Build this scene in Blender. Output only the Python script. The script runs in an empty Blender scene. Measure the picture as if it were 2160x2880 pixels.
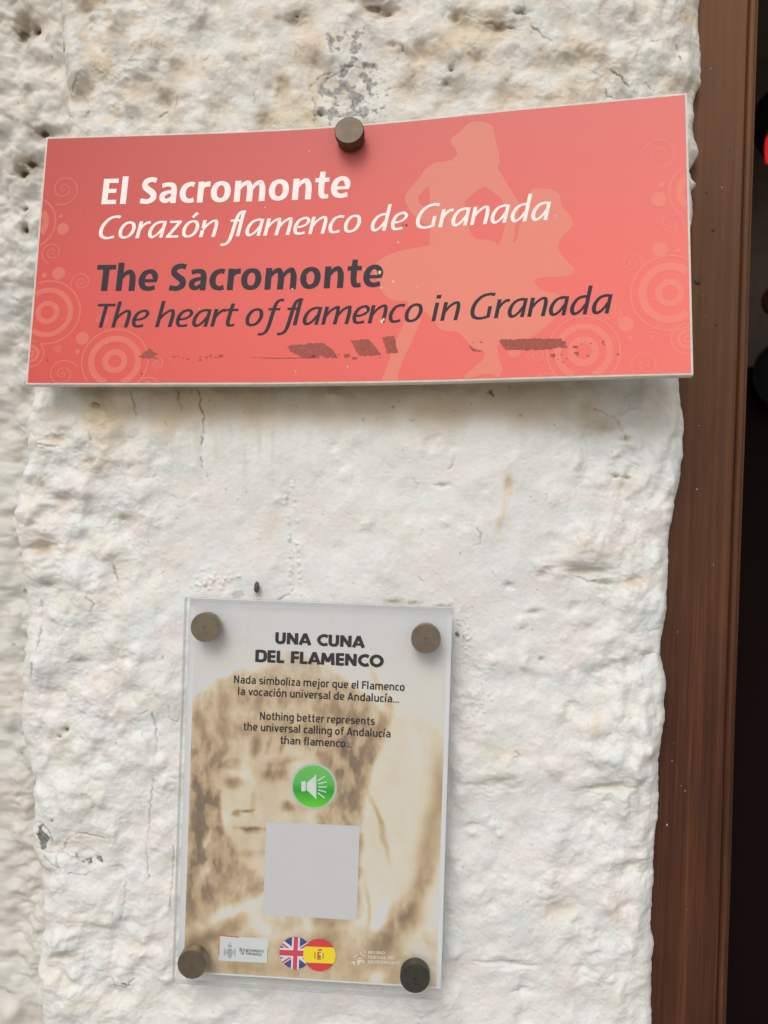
import bpy, bmesh, math
import numpy as np
from mathutils import Vector, Matrix
from mathutils.geometry import tessellate_polygon

# ------------------------------------------------------------------ camera, light, exposure
SC = bpy.context.scene
F_PX, DIST = 2164.0, 0.62                      # focal length in photo pixels, metres from the wall
YAW, PITCH, ROLL = math.radians(3.0), math.radians(0.3), math.radians(2.0)
fwd = np.array([-math.sin(YAW) * math.cos(PITCH), math.cos(YAW) * math.cos(PITCH), math.sin(PITCH)])
rgt0 = np.array([math.cos(YAW), math.sin(YAW), 0.0])
up0 = np.cross(rgt0, fwd)
RGT = math.cos(ROLL) * rgt0 + math.sin(ROLL) * up0
UPV = -math.sin(ROLL) * rgt0 + math.cos(ROLL) * up0
CAMP = np.array([0.0, -DIST, 0.0])

cd = bpy.data.cameras.new('camera')
cam = bpy.data.objects.new('camera', cd)
SC.collection.objects.link(cam)
cd.sensor_fit = 'VERTICAL'
cd.sensor_height = 36.0
cd.lens = 36.0 * F_PX / 2880.0
cd.clip_start, cd.clip_end = 0.01, 200.0
cd.dof.use_dof = True
cd.dof.focus_distance = 0.60
cd.dof.aperture_fstop = 6.5
M = Matrix.Identity(4)
for i in range(3):
    M[i][0], M[i][1], M[i][2], M[i][3] = RGT[i], UPV[i], -fwd[i], CAMP[i]
cam.matrix_world = M
SC.camera = cam

SUN_EL, SUN_AZ = math.radians(44), math.radians(16)      # high and a little to the left, soft
w = bpy.data.worlds.new('World')
SC.world = w
w.use_nodes = True
nt = w.node_tree
nt.nodes.clear()
sky = nt.nodes.new('ShaderNodeTexSky')
sky.sky_type = 'NISHITA'
sky.sun_disc = False
sky.sun_elevation = SUN_EL
sky.sun_rotation = math.radians(180) + SUN_AZ
sky.air_density, sky.dust_density, sky.ozone_density = 1.0, 5.0, 1.0
sky.altitude = 700
hs = nt.nodes.new('ShaderNodeHueSaturation')
hs.inputs['Saturation'].default_value = 0.16            # thin high cloud over the whole sky
bg = nt.nodes.new('ShaderNodeBackground')
bg.inputs['Strength'].default_value = 0.14
wo = nt.nodes.new('ShaderNodeOutputWorld')
nt.links.new(sky.outputs[0], hs.inputs['Color'])
nt.links.new(hs.outputs[0], bg.inputs['Color'])
nt.links.new(bg.outputs[0], wo.inputs['Surface'])
sd = bpy.data.lights.new('sun', 'SUN')
sd.energy, sd.angle, sd.color = 1.25, math.radians(30), (1.0, 0.965, 0.91)
sun = bpy.data.objects.new('sun', sd)
SC.collection.objects.link(sun)
sdir = Vector((-math.sin(SUN_AZ) * math.cos(SUN_EL), -math.cos(SUN_AZ) * math.cos(SUN_EL), math.sin(SUN_EL)))
sun.rotation_euler = sdir.to_track_quat('Z', 'Y').to_euler()
sun.location = (-1, -3, 4)
SC.view_settings.view_transform = 'Standard'
SC.view_settings.look = 'None'
SC.view_settings.exposure = -0.14
SC.view_settings.gamma = 1.0
SC.view_settings.use_curve_mapping = False
SC.cycles.max_bounces = 8
SC.cycles.transparent_max_bounces = 12

# ------------------------------------------------------------------ helpers
COL = SC.collection


def ray(px, py):
    px = np.asarray(px, float)[..., None]
    py = np.asarray(py, float)[..., None]
    return fwd + RGT * (px - 1080) / F_PX - UPV * (py - 1440) / F_PX


def at(px, py, Y=0.0):
    """photo pixel -> point of the place at depth Y (wall face is Y=0, street side is negative)"""
    d = ray(px, py)
    k = (np.asarray(Y, float)[..., None] + DIST) / d[..., 1:2]
    return CAMP + d * k


def proj(P):
    v = np.asarray(P) - CAMP
    z = v @ fwd
    return 1080 + F_PX * (v @ RGT) / z, 1440 - F_PX * (v @ UPV) / z


def lin(c):
    c = np.asarray(c, float) / 255.0
    return np.where(c <= 0.04045, c / 12.92, ((c + 0.055) / 1.055) ** 2.4)


def L4(r, g, b):
    v = lin((r, g, b))
    return (float(v[0]), float(v[1]), float(v[2]), 1.0)


def mat(name, base=(0.5, 0.5, 0.5, 1), rough=0.6, metal=0.0, spec=0.5, attr=None):
    m = bpy.data.materials.new(name)
    m.use_nodes = True
    p = m.node_tree.nodes['Principled BSDF']
    p.inputs['Base Color'].default_value = base
    p.inputs['Roughness'].default_value = rough
    p.inputs['Metallic'].default_value = metal
    p.inputs['Specular IOR Level'].default_value = spec
    if attr:
        a = m.node_tree.nodes.new('ShaderNodeAttribute')
        a.attribute_name = attr
        m.node_tree.links.new(a.outputs['Color'], p.inputs['Base Color'])
    return m


def N(m, t, **kw):
    n = m.node_tree.nodes.new(t)
    for k, v in kw.items():
        if k in n.inputs:
            n.inputs[k].default_value = v
        else:
            setattr(n, k, v)
    return n


def LK(m, a, b):
    m.node_tree.links.new(a, b)


def add_grain(m, scale, amt, bump=0.0, bscale=None, stretch=(1, 1, 1), bdist=0.001, detail=4):
    """multiply the base colour by a fine noise and add fine relief"""
    p = m.node_tree.nodes['Principled BSDF']
    tc = N(m, 'ShaderNodeTexCoord')
    mp = N(m, 'ShaderNodeMapping')
    mp.inputs['Scale'].default_value = stretch
    LK(m, tc.outputs['Object'], mp.inputs['Vector'])
    nz = N(m, 'ShaderNodeTexNoise', Scale=scale, Detail=float(detail), Roughness=0.6)
    LK(m, mp.outputs[0], nz.inputs['Vector'])
    mr = N(m, 'ShaderNodeMapRange')
    mr.inputs['From Min'].default_value, mr.inputs['From Max'].default_value = 0.3, 0.7
    mr.inputs['To Min'].default_value, mr.inputs['To Max'].default_value = 1 - amt, 1 + amt
    LK(m, nz.outputs[0], mr.inputs['Value'])
    mx = N(m, 'ShaderNodeMix', data_type='RGBA', blend_type='MULTIPLY')
    mx.inputs['Factor'].default_value = 1.0
    src = p.inputs['Base Color']
    if src.is_linked:
        LK(m, src.links[0].from_socket, mx.inputs[6])
    else:
        mx.inputs[6].default_value = src.default_value
    LK(m, mr.outputs[0], mx.inputs[7])
    LK(m, mx.outputs[2], src)
    if bump:
        nb = N(m, 'ShaderNodeTexNoise', Scale=bscale or scale, Detail=4.0, Roughness=0.55)
        LK(m, mp.outputs[0], nb.inputs['Vector'])
        bp = N(m, 'ShaderNodeBump', Strength=bump, Distance=bdist)
        LK(m, nb.outputs[0], bp.inputs['Height'])
        LK(m, bp.outputs[0], p.inputs['Normal'])
    return m


def put(name, me, material=None, parent=None, loc=None):
    o = bpy.data.objects.new(name, me)
    COL.objects.link(o)
    if material:
        me.materials.append(material)
    if parent is not None:
        o.parent = parent
        o.matrix_parent_inverse = parent.matrix_world.inverted() if False else Matrix.Translation(-Vector(parent.location))
    if loc is not None:
        o.location = loc
    return o


def thing(name, label, cat, loc=(0, 0, 0), group=None):
    o = bpy.data.objects.new(name, None)
    COL.objects.link(o)
    o.empty_display_size = 0.02
    o.location = loc
    tag(o, label, cat, group)
    return o


def tag(o, label=None, cat=None, group=None, kind=None):
    for k, v in (('label', label), ('category', cat), ('group', group), ('kind', kind)):
        if v:
            o[k] = v
    return o


def mesh_np(name, V, Fq, cols=None, smooth=True):
    """mesh from vertex array and quad array, fast"""
    V = np.asarray(V, np.float32).reshape(-1, 3)
    Fq = np.asarray(Fq, np.int32)
    me = bpy.data.meshes.new(name)
    me.vertices.add(len(V))
    me.vertices.foreach_set('co', V.ravel())
    k = Fq.shape[1]
    me.loops.add(Fq.size)
    me.loops.foreach_set('vertex_index', Fq.ravel())
    me.polygons.add(len(Fq))
    me.polygons.foreach_set('loop_start', np.arange(len(Fq), dtype=np.int32) * k)
    if smooth:
        me.polygons.foreach_set('use_smooth', np.ones(len(Fq), bool))
    me.update(calc_edges=True)
    if cols is not None:
        set_cols(me, cols)
    return me


def set_cols(me, cols):
    a = me.color_attributes.new('Col', 'FLOAT_COLOR', 'POINT')
    c = np.ones((len(me.vertices), 4), np.float32)
    c[:, :3] = np.asarray(cols, np.float32).reshape(-1, 3)
    a.data.foreach_set('color', c.ravel())


def grid_faces(nr, nc):
    i = np.arange(nr - 1)[:, None] * nc + np.arange(nc - 1)[None, :]
    return np.stack([i, i + nc, i + nc + 1, i + 1], -1).reshape(-1, 4)


def bm_obj(name, bm, material=None, parent=None, smooth=False):
    me = bpy.data.meshes.new(name)
    bm.normal_update()
    bm.to_mesh(me)
    bm.free()
    if smooth:
        me.polygons.foreach_set('use_smooth', [True] * len(me.polygons))
    return put(name, me, material, parent)


def box_bm(x0, x1, y0, y1, z0, z1, bevel=0.0, seg=2):
    bm = bmesh.new()
    bmesh.ops.create_cube(bm, size=1)
    for v in bm.verts:
        v.co = Vector(((x0 + x1) / 2 + v.co.x * (x1 - x0), (y0 + y1) / 2 + v.co.y * (y1 - y0), (z0 + z1) / 2 + v.co.z * (z1 - z0)))
    if bevel:
        bmesh.ops.bevel(bm, geom=bm.edges[:], offset=bevel, segments=seg, affect='EDGES', profile=0.6)
    return bm


_rs = np.random.RandomState(5)
PERM = _rs.permutation(65536).astype(np.int64)
GANG = _rs.rand(65536) * 2 * np.pi
GX, GY = np.cos(GANG).astype(np.float32), np.sin(GANG).astype(np.float32)


def gnoise(x, y, seed=0):
    xi, yi = np.floor(x).astype(np.int64), np.floor(y).astype(np.int64)
    fx, fy = (x - xi).astype(np.float32), (y - yi).astype(np.float32)
    u, v = fx * fx * fx * (fx * (fx * 6 - 15) + 10), fy * fy * fy * (fy * (fy * 6 - 15) + 10)

    def g(ix, iy, dx, dy):
        h = PERM[(ix * 1619 + iy * 31337 + seed * 6971) & 65535]
        return GX[h] * dx + GY[h] * dy
    a, b = g(xi, yi, fx, fy), g(xi + 1, yi, fx - 1, fy)
    c, d = g(xi, yi + 1, fx, fy - 1), g(xi + 1, yi + 1, fx - 1, fy - 1)
    return ((a + (b - a) * u) * (1 - v) + (c + (d - c) * u) * v) * 1.6


def fbm(x, y, scale, octv=3, seed=0, gain=0.5):
    s, amp, f = 0, 1.0, 1.0 / scale
    for k in range(octv):
        s = s + amp * gnoise(x * f + 17.3 * k, y * f + 9.1 * k, seed + k)
        amp *= gain
        f *= 2.03
    return s


def blobs(x, y, scale, seed=0, k=5.5, lo=-0.6):
    """isotropic rounded lumps and dents: one soft spot per cell, random height"""
    x, y = x / scale, y / scale
    xi, yi = np.floor(x).astype(np.int64), np.floor(y).astype(np.int64)
    out = np.zeros(x.shape, np.float32)
    for dx in (-1, 0, 1):
        for dy in (-1, 0, 1):
            h = PERM[((xi + dx) * 1619 + (yi + dy) * 31337 + seed * 6971) & 65535]
            px_, py_ = (h % 251) / 251.0, ((h * 7) % 241) / 241.0
            am = lo + (1 - lo) * (((h * 13) % 239) / 239.0)
            kk = k * (0.6 + 1.2 * (((h * 29) % 233) / 233.0))
            d2 = (x - xi - dx - px_) ** 2 + (y - yi - dy - py_) ** 2
            out += (am * np.exp(-kk * d2)).astype(np.float32)
    return out


def sstep(a, b, x):
    t = np.clip((x - a) / (b - a), 0, 1)
    return t * t * (3 - 2 * t)


# ------------------------------------------------------------------ plaster wall (height field in real millimetres)
rng = np.random.RandomState(11)
LEFT = [(-6000, 190), (-700, 190), (0, 165), (150, 172), (270, 182), (400, 190), (600, 150), (1000, 92), (1100, 84), (1180, 72), (1280, 66), (1340, 58), (1400, 38),
        (1500, 36), (1560, 52), (1650, 66), (1800, 66), (1950, 52), (2020, 46), (2120, 62), (2200, 88), (2320, 82),
        (2400, 84), (2480, 112), (2560, 116), (2700, 102), (2880, 112), (3600, 110), (6400, 120)]
RIGHT = [(-6000, 2010), (-700, 1990), (0, 1984), (90, 1984), (210, 1990), (235, 1974), (300, 1968), (370, 1969), (410, 1981), (440, 1970), (458, 1959),
         (480, 1964), (500, 1973), (518, 1958), (560, 1960), (620, 1958), (638, 1946), (700, 1936), (900, 1936), (1063, 1928), (1110, 1930), (1185, 1942),
         (1240, 1936), (1340, 1930), (1400, 1916), (1500, 1895), (1520, 1892), (1560, 1896), (1640, 1890), (1700, 1887), (1780, 1880), (1810, 1871),
         (1850, 1872), (1900, 1886), (1930, 1889), (1960, 1882), (1990, 1884), (2020, 1886), (2060, 1880), (2100, 1872), (2150, 1868),
         (2220, 1866), (2300, 1866), (2370, 1858), (2440, 1853), (2600, 1847), (2640, 1846), (2680, 1853), (2720, 1846), (2880, 1845), (3600, 1820), (6400, 1700)]
# rows: dense in view, wide outside it
vr = list(np.arange(-60, 2945, 2.7))
up_, dn_ = [], []
s_, p_ = 4.0, -60.0
while p_ > -2600:
    p_ -= s_
    s_ = min(s_ * 1.25, 90)
    up_.append(p_)
s_, p_ = 4.0, vr[-1]
while p_ < 6200:
    p_ += s_
    s_ = min(s_ * 1.25, 90)
    dn_.append(p_)
PYR = np.array(up_[::-1] + vr + dn_)
NR = len(PYR)
Lx = np.interp(PYR, *zip(*LEFT)) + 6 * fbm(PYR, PYR * 0, 55, 3, 3)
Rx = np.interp(PYR, *zip(*RIGHT)) + 4.0 * fbm(PYR, PYR * 0, 60, 3, 7)
NC = 700
uu = np.linspace(0, 1, NC)
# a few more columns close to both edges, where the face rounds away
uu = uu + 0.012 * (np.sin(2 * np.pi * uu) * -0.5)
PX = Lx[:, None] + (Rx - Lx)[:, None] * uu[None, :]
PY = np.repeat(PYR[:, None], NC, 1)
dL = (PX - Lx[:, None])
dR = (Rx[:, None] - PX)

leftness = 1 - sstep(250, 620, PX + 90 * fbm(PX, PY, 300, 2, 40))
topness = 1 - sstep(330, 700, PY)
rightness = sstep(1480, 1780, PX + 60 * fbm(PX, PY, 260, 2, 41))
midcalm = sstep(1080, 1180, PY) * (1 - sstep(1700, 1900, PY)) * (1 - leftness) * (1 - rightness)
rough = np.clip(0.50 + 0.45 * leftness + 0.24 * topness + 0.30 * rightness - 0.26 * midcalm, 0.2, 1.3)
H = 2.6 * fbm(PX, PY, 420, 2, 1)
H = H + rough * (2.3 * fbm(PX, PY, 150, 2, 2) + 1.5 * fbm(PX, PY * 0.9, 74, 2, 4) + 0.34 * fbm(PX, PY, 30, 2, 5))
wx, wy = PX + 14 * fbm(PX, PY, 70, 2, 31), PY + 14 * fbm(PX, PY, 70, 2, 32)
patch = 0.35 + 0.65 * sstep(-0.25, 0.35, fbm(PX, PY, 230, 2, 33))
H = H + rough * (5.4 * blobs(wx, wy, 104, 34) + 4.0 * blobs(wx, wy, 60, 35) * patch + 1.4 * blobs(wx, wy, 34, 36) * patch)
H = H + 0.13 * fbm(PX, PY, 11, 2, 6) * (0.5 + rough)
# edges of old paint layers, and grit
lay = fbm(PX, PY, 120, 3, 14) + 0.28 * fbm(PX, PY, 20, 3, 15)
for k, lv in enumerate((-0.35, 0.05, 0.42)):
    H = H + 0.34 * rough * sstep(lv, lv + 0.035, lay)
lay2 = fbm(PX, PY, 46, 3, 16)
H = H + 0.22 * rough * sstep(0.25, 0.30, lay2) * sstep(-.1, .3, fbm(PX, PY, 200, 2, 17))
grit = fbm(PX, PY, 5.5, 1, 18)
H = H + 0.10 * grit * sstep(-.2, .4, fbm(PX, PY, 80, 2, 19)) + 0.22 * sstep(.55, .8, fbm(PX, PY, 9, 1, 20)) * (0.4 + rough)
# thick paint running down the right rim
rim = sstep(1660, 1800, PX)
H = H + rim * (2.4 * fbm(PX * 1.2 + 26 * fbm(PX, PY, 120, 2, 13), PY * 0.6, 72, 2, 12) + 2.2 * blobs(PX, PY * .8, 70, 37))
# diagonal brush strokes of the lime wash
ang = math.radians(52)
bu, bv = PX * math.cos(ang) + PY * math.sin(ang), -PX * math.sin(ang) + PY * math.cos(ang)
brush = sstep(0.0, 0.5, fbm(PX, PY, 240, 2, 21) + 0.15)
H = H + 0.075 * brush * fbm(bu, bv * 0.12, 7, 2, 22)
H = H + 0.06 * (1 - brush) * fbm(PX * 0.25, PY, 8, 2, 23)

DIRT_SHADE = np.zeros_like(PX)        # brown earth showing / grime, plus painted shade, 0..1
TAN = np.zeros_like(PX)         # warm ochre wash, also tints the sign's painted shade
GREY = np.zeros_like(PX)        # bare grey mortar
DARK = np.zeros_like(PX)        # holes and cracks
PINK = np.zeros_like(PX)


def win(x, y, r):
    r0, r1 = np.searchsorted(PYR, [y - r, y + r])
    if r1 <= r0:
        return None
    m = (r0 + r1) // 2
    m = min(m, NR - 1)
    row = PX[m]
    c0, c1 = np.searchsorted(row, [x - r - 30, x + r + 30])
    if c1 <= c0:
        return None
    return slice(r0, r1), slice(c0, c1)


def blob(x, y, rx, ry, amp, angle=0.0, arr=None, wob=0.25, flat=False):
    r = 3.0 * max(rx, ry)
    s = win(x, y, r)
    if s is None:
        return
    X, Y = PX[s] - x, PY[s] - y
    a = math.radians(angle)
    U, V = (X * math.cos(a) + Y * math.sin(a)) / rx, (-X * math.sin(a) + Y * math.cos(a)) / ry
    q = np.sqrt(U * U + V * V)
    if wob:
        q = q * (1 + wob * gnoise(PX[s] / max(6, 0.7 * rx), PY[s] / max(6, 0.7 * ry), int(x) % 97))
    g = (1 - sstep(0.75, 1.15, q)) if flat else np.exp(-q * q * 1.1)
    if arr is None:
        H[s] += amp * g
    else:
        arr[s] = np.clip(arr[s] + amp * g, 0, 1)


# scattered lumps, many on the left and the right, few in the calm middle
for k in range(900):
    x, y = rng.uniform(40, 1950), rng.uniform(-60, 2940)
    dens = 0.9 if x < 420 else (0.65 if x > 1480 else (0.5 if (y < 420 or y > 2000) else 0.22))
    if rng.rand() > dens:
        continue
    r = rng.uniform(9, 26) * (1.15 if x < 420 else 1.0)
    e = rng.uniform(0.7, 1.5)
    blob(x, y, r, r * e, rng.uniform(0.8, 2.6) * r / 18 * (1 if rng.rand() > 0.35 else -0.9), rng.uniform(0, 180))
for k in range(1400):                                          # grit under the paint
    x, y = rng.uniform(60, 1940), rng.uniform(1100, 2900)
    blob(x, y, rng.uniform(2.5, 5), rng.uniform(2.5, 5), rng.uniform(0.15, 0.45), wob=0)

# dents and pits: x, y, rx, ry, depth mm, dirt, tan, dark
for (x, y, rx, ry, dp, di, ta, da) in [
    (33, 59, 20, 28, 6, .9, .2, .5), (72, 44, 8, 8, 3, .6, 0, .6), (177, 138, 11, 17, 5, .9, .6, .8), (172, 172, 10, 20, 3, .7, .3, 0),
    (241, 20, 34, 30, 6, .75, .5, .1), (332, 98, 30, 26, 3, .3, .2, 0), (423, 243, 62, 34, 5.5, .62, .3, 0), (470, 285, 26, 20, 4.5, .6, .3, .1),
    (495, 205, 24, 30, 4, .45, .2, 0), (612, 303, 44, 26, 3.5, .35, .1, 0), (794, 247, 18, 30, 3, .5, .6, 0), (823, 54, 36, 18, 5, .7, .2, .2),
    (835, 42, 9, 6, 2, .4, 0, .9), (1048, 8, 48, 26, 9, .9, .2, .75), (1090, 22, 26, 16, 6, .7, .2, .4), (495, 32, 30, 22, 3, .25, 0, 0), (221, 273, 24, 26, 3, .25, .1, 0),
    (189, 221, 26, 30, 3.5, .3, 0, 0), (110, 234, 22, 18, 3, .25, .1, 0), (85, 338, 30, 20, 3.5, .6, .3, .1), (39, 417, 24, 16, 5, .8, .4, .5), (742, 338, 18, 20, 3.5, .5, .4, 0),
    (1283, 40, 22, 22, 5, .8, .3, .35), (1308, 65, 40, 16, 3, .45, .4, 0), (1407, 77, 36, 14, 4, .65, .2, .3), (1464, 41, 22, 8, 3, .4, 0, .3), (1342, 165, 22, 16, 3.5, .45, .3, .1),
    (1269, 196, 10, 8, 3, .6, 0, .7), (1256, 230, 16, 12, 3.5, .6, .2, .5), (1431, 262, 44, 30, 4.5, .42, .6, 0), (1522, 176, 34, 22, 3, .3, .3, 0), (1640, 157, 26, 20, 3.5, .35, .1, 0),
    (1250, 255, 60, 26, 3, .3, .2, 0), (1106, 130, 14, 8, 2.5, .3, 0, .3), (1545, 280, 30, 14, 2, .2, .4, 0), (700, 110, 24, 16, 1.8, .15, 0, 0), (560, 130, 40, 30, 2, .12, 0, 0),
    (114, 1360, 22, 20, 4, .5, .2, .3), (176, 1405, 30, 18, 5, .55, .2, .1), (117, 1540, 38, 18, 6, .75, .7, .1), (137, 1645, 22, 10, 4, .6, .1, 0), (345, 1457, 20, 10, 2.5, .5, .4, .15),
    (273, 1142, 16, 14, 2, .5, 0, .15), (155, 1235, 30, 10, 3, .4, .5, 0), (262, 1300, 20, 12, 3, .35, .3, .15), (1431, 1362, 12, 22, 1.8, .35, .7, 0), (1243, 1365, 18, 6, 2.5, .3, 0, .2),
    (1763, 1234, 16, 8, 3, .6, .5, .1), (1705, 1197, 50, 22, 3, .5, .35, 0), (1650, 1145, 24, 34, 2, .3, .2, 0), (1653, 1607, 60, 16, 4.5, .4, .2, 0), (1700, 1638, 26, 8, 3, .3, 0, .2),
    (1783, 1636, 28, 16, 4, .4, .7, 0), (1529, 1614, 22, 14, 3, .35, 0, 0), (1431, 1648, 14, 10, 3, .25, 0, 0), (1503, 1724, 20, 9, 2.5, .25, 0, 0), (1735, 1340, 12, 6, 3, .3, 0, .6),
    (1768, 1343, 10, 5, 3, .5, .3, .7), (1653, 1770, 34, 18, 2.6, .2, 0, 0), (1523, 1856, 8, 6, 2, .7, .2, .2), (1718, 2216, 60, 10, 4.5, .35, .3, .1), (1399, 2203, 42, 20, 3, .12, 0, 0),
    (1575, 2559, 44, 24, 3.2, .3, .35, 0), (1423, 2712, 70, 13, 3.2, .12, 0, 0), (1470, 2790, 20, 12, 3, .15, 0, 0), (130, 2455, 30, 14, 4, .5, .1, .1), (332, 2449, 20, 12, 3, .4, .2, 0),
    (189, 2051, 9, 8, 4, .8, .2, .9), (170, 2070, 6, 5, 3, .6, .2, .9), (154, 2302, 6, 5, 2, .5, 0, .9), (182, 2683, 34, 16, 4, .5, .2, 0), (1325, 2325, 20, 10, 2, .25, 0, 0), (1640, 2300, 50, 26, 2.2, .1, 0, 0),
    (903, 325, 9, 8, 4, .6, 0, .55), (230, 1860, 26, 12, 3, .25, 0, .1), (150, 1950, 30, 16, 3, .2, 0, 0), (240, 2240, 22, 14, 2.5, .2, 0, 0), (1310, 1965, 18, 10, 2, .2, 0, 0), (1780, 2440, 40, 14, 3, .2, .1, 0)]:
    blob(x, y, rx, ry, -dp, rng.uniform(-12, 12))
    if di:
        blob(x, y + ry * .15, rx * .95, ry * .95, di * .85, arr=DIRT_SHADE)
    if ta:
        blob(x, y, rx * 1.3, ry * 1.3, ta, arr=TAN)
    if da:
        blob(x, y + 1, rx * .45, ry * .45, da, arr=DARK, flat=True)
# lumps: x, y, rx, ry, height mm
for (x, y, rx, ry, h) in [
    (395, 190, 48, 30, 3.2), (215, 200, 26, 60, 3), (330, 210, 40, 24, 2), (560, 250, 40, 40, 2), (705, 250, 50, 60, 1.6), (1180, 60, 60, 40, 2.4), (1380, 30, 40, 26, 2.4),
    (1350, 120, 60, 24, 2), (1250, 150, 60, 26, 1.6), (1460, 240, 30, 26, 2.2), (1560, 120, 50, 40, 2), (1900, 180, 50, 60, 3), (1930, 330, 40, 60, 2), (1690, 220, 40, 34, 1.6),
    (71, 1440, 34, 38, 4.2), (128, 1475, 36, 28, 4.2), (104, 1572, 34, 24, 3.5), (130, 1618, 40, 24, 3.5), (140, 1500, 30, 20, 2), (170, 1200, 50, 60, 2.8), (120, 1140, 34, 40, 2.6), (1633, 1535, 70, 44, 3.8), (1640, 1520, 16, 20, 1.6),
    (1685, 1358, 36, 26, 2.2), (1803, 1362, 40, 34, 2.8), (1590, 1570, 60, 24, 1.6), (1711, 2090, 86, 92, 4.4), (1720, 2040, 44, 40, 1.4), (1810, 2130, 44, 90, 2.8), (1672, 1858, 28, 30, 2.4), (1690, 1910, 20, 18, 2), (1620, 1900, 20, 18, 1.5),
    (1411, 2165, 42, 30, 2.4), (1400, 2135, 50, 30, 1.0), (1388, 2322, 18, 14, 1.8), (1405, 2348, 10, 10, 1.4), (1330, 2340, 14, 14, 1.4), (1326, 2345, 12, 10, 1), (1760, 2360, 60, 40, 2.2), (1740, 2420, 70, 20, 1.8), (1780, 2500, 60, 30, 2), (1760, 2620, 50, 60, 2.4),
    (1700, 2500, 50, 60, 1.6), (1520, 2480, 90, 50, 1.4), (1330, 2480, 60, 40, 1.0), (1600, 2680, 70, 60, 1.4), (1380, 2560, 70, 50, 1.2), (1870, 1240, 40, 100, 2.6), (1860, 1420, 40, 80, 2.4), (1820, 1560, 44, 60, 2.6), (1840, 1720, 40, 60, 2.6), (1860, 1940, 26, 60, 2.6),
    (160, 1760, 44, 40, 2.6), (110, 1900, 40, 60, 3), (250, 1960, 26, 20, 1.8), (140, 2020, 40, 30, 2.4), (290, 2000, 24, 20, 1.6), (230, 2110, 26, 22, 1.8), (300, 2090, 20, 22, 1.6), (120, 2150, 40, 40, 2.4), (260, 2170, 22, 20, 1.4), (345, 2050, 20, 20, 1.4),
    (130, 2560, 40, 60, 2.6), (160, 2640, 36, 40, 2.6), (330, 2560, 30, 26, 1.2), (345, 2752, 34, 30, 1.4), (250, 2500, 40, 30, 1.4), (1060, 2850, 80, 20, 1), (1160, 1500, 60, 50, 1.2), (980, 1420, 70, 60, 1.2), (900, 1620, 60, 50, 1.0), (1080, 1600, 50, 40, 1),
    (545, 1398, 12, 10, 1.0), (780, 1405, 14, 12, 1.2), (300, 1290, 40, 30, 1.6), (420, 1500, 60, 40, 1.2), (520, 1560, 50, 34, .9)]:
    blob(x, y, rx, ry, h, rng.uniform(-15, 15), wob=.3)

# ochre and earth washes with their own shapes
wash = sstep(0.02, 0.55, fbm(PX, PY, 190, 3, 51))
wash2 = sstep(0.05, 0.5, fbm(PX, PY, 75, 3, 52))
TAN += 0.50 * topness * (0.35 + 0.65 * wash) + 0.34 * topness * wash2
TAN += 0.22 * sstep(1080, 1120, PY) * (1 - sstep(1500, 1750, PY)) * wash * (0.4 + 0.6 * leftness)
TAN += 0.12 * wash2 * sstep(1300, 1500, PY) + 0.16 * leftness * wash2
DIRT_SHADE += 0.26 * topness * sstep(0.0, 0.6, fbm(PX, PY, 95, 3, 53)) + 0.05 * topness
PINK += 0.8 * sstep(0.0, 0.5, fbm(PX, PY, 170, 2, 54)) * sstep(1250, 1450, PY)
for (x, y, rx, ry, a, an) in [(1260, 120, 120, 34, .55, -20), (1390, 105, 90, 22, .5, -8), (850, 150, 60, 60, .45, 0), (820, 310, 110, 40, .35, 0), (1650, 130, 50, 70, .25, 0), (1160, 190, 90, 22, .4, -35),
                          (1405, 1470, 13, 30, .9, 18), (1418, 1425, 9, 26, .6, 0), (1433, 1366, 14, 30, .5, 0), (1672, 2040, 14, 44, .75, 14), (1402, 2112, 50, 20, .6, -8), (1450, 2125, 40, 14, .35, -14), (1408, 2175, 36, 30, .22, 0),
                          (1735, 2555, 22, 30, .5, 0), (1640, 1525, 40, 22, .28, 0), (1770, 1362, 34, 34, .4, 0), (1850, 1150, 24, 60, .35, 25), (1880, 120, 26, 50, .3, 0), (170, 1180, 60, 60, .45, 0), (520, 1150, 60, 80, .35, 0),
                          (770, 1480, 34, 40, .28, 0), (1120, 1480, 20, 60, .3, -30), (325, 1190, 60, 70, .35, 0), (90, 1400, 30, 34, .35, 0), (340, 1600, 24, 50, .4, 0), (1140, 1840, 26, 50, .2, 0), (290, 1450, 60, 20, .2, 0), (1620, 2030, 20, 30, .2, 0)]:
    blob(x, y, rx, ry, a, an, arr=TAN, wob=.5)
# band under the red sign: its cast shade painted in with grime, streaks below
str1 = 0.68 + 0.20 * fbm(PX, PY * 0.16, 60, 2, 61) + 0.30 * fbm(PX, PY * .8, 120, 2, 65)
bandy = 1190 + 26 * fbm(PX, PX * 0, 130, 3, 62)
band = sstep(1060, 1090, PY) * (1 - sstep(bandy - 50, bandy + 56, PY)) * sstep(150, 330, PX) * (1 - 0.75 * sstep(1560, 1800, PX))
DIRT_SHADE += 0.34 * band * np.clip(str1, 0.25, 1) * (0.75 + 0.4 * (1 - sstep(600, 1000, PX)))
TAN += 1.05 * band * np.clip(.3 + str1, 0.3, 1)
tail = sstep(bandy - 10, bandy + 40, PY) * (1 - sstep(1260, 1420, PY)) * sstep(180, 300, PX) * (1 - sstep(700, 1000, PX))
DIRT_SHADE += 0.16 * tail * sstep(0.15, 0.6, fbm(PX, PY * 0.1, 26, 2, 63))
TAN += 0.22 * tail * sstep(0.0, 0.5, fbm(PX, PY * 0.12, 40, 2, 64))
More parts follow.
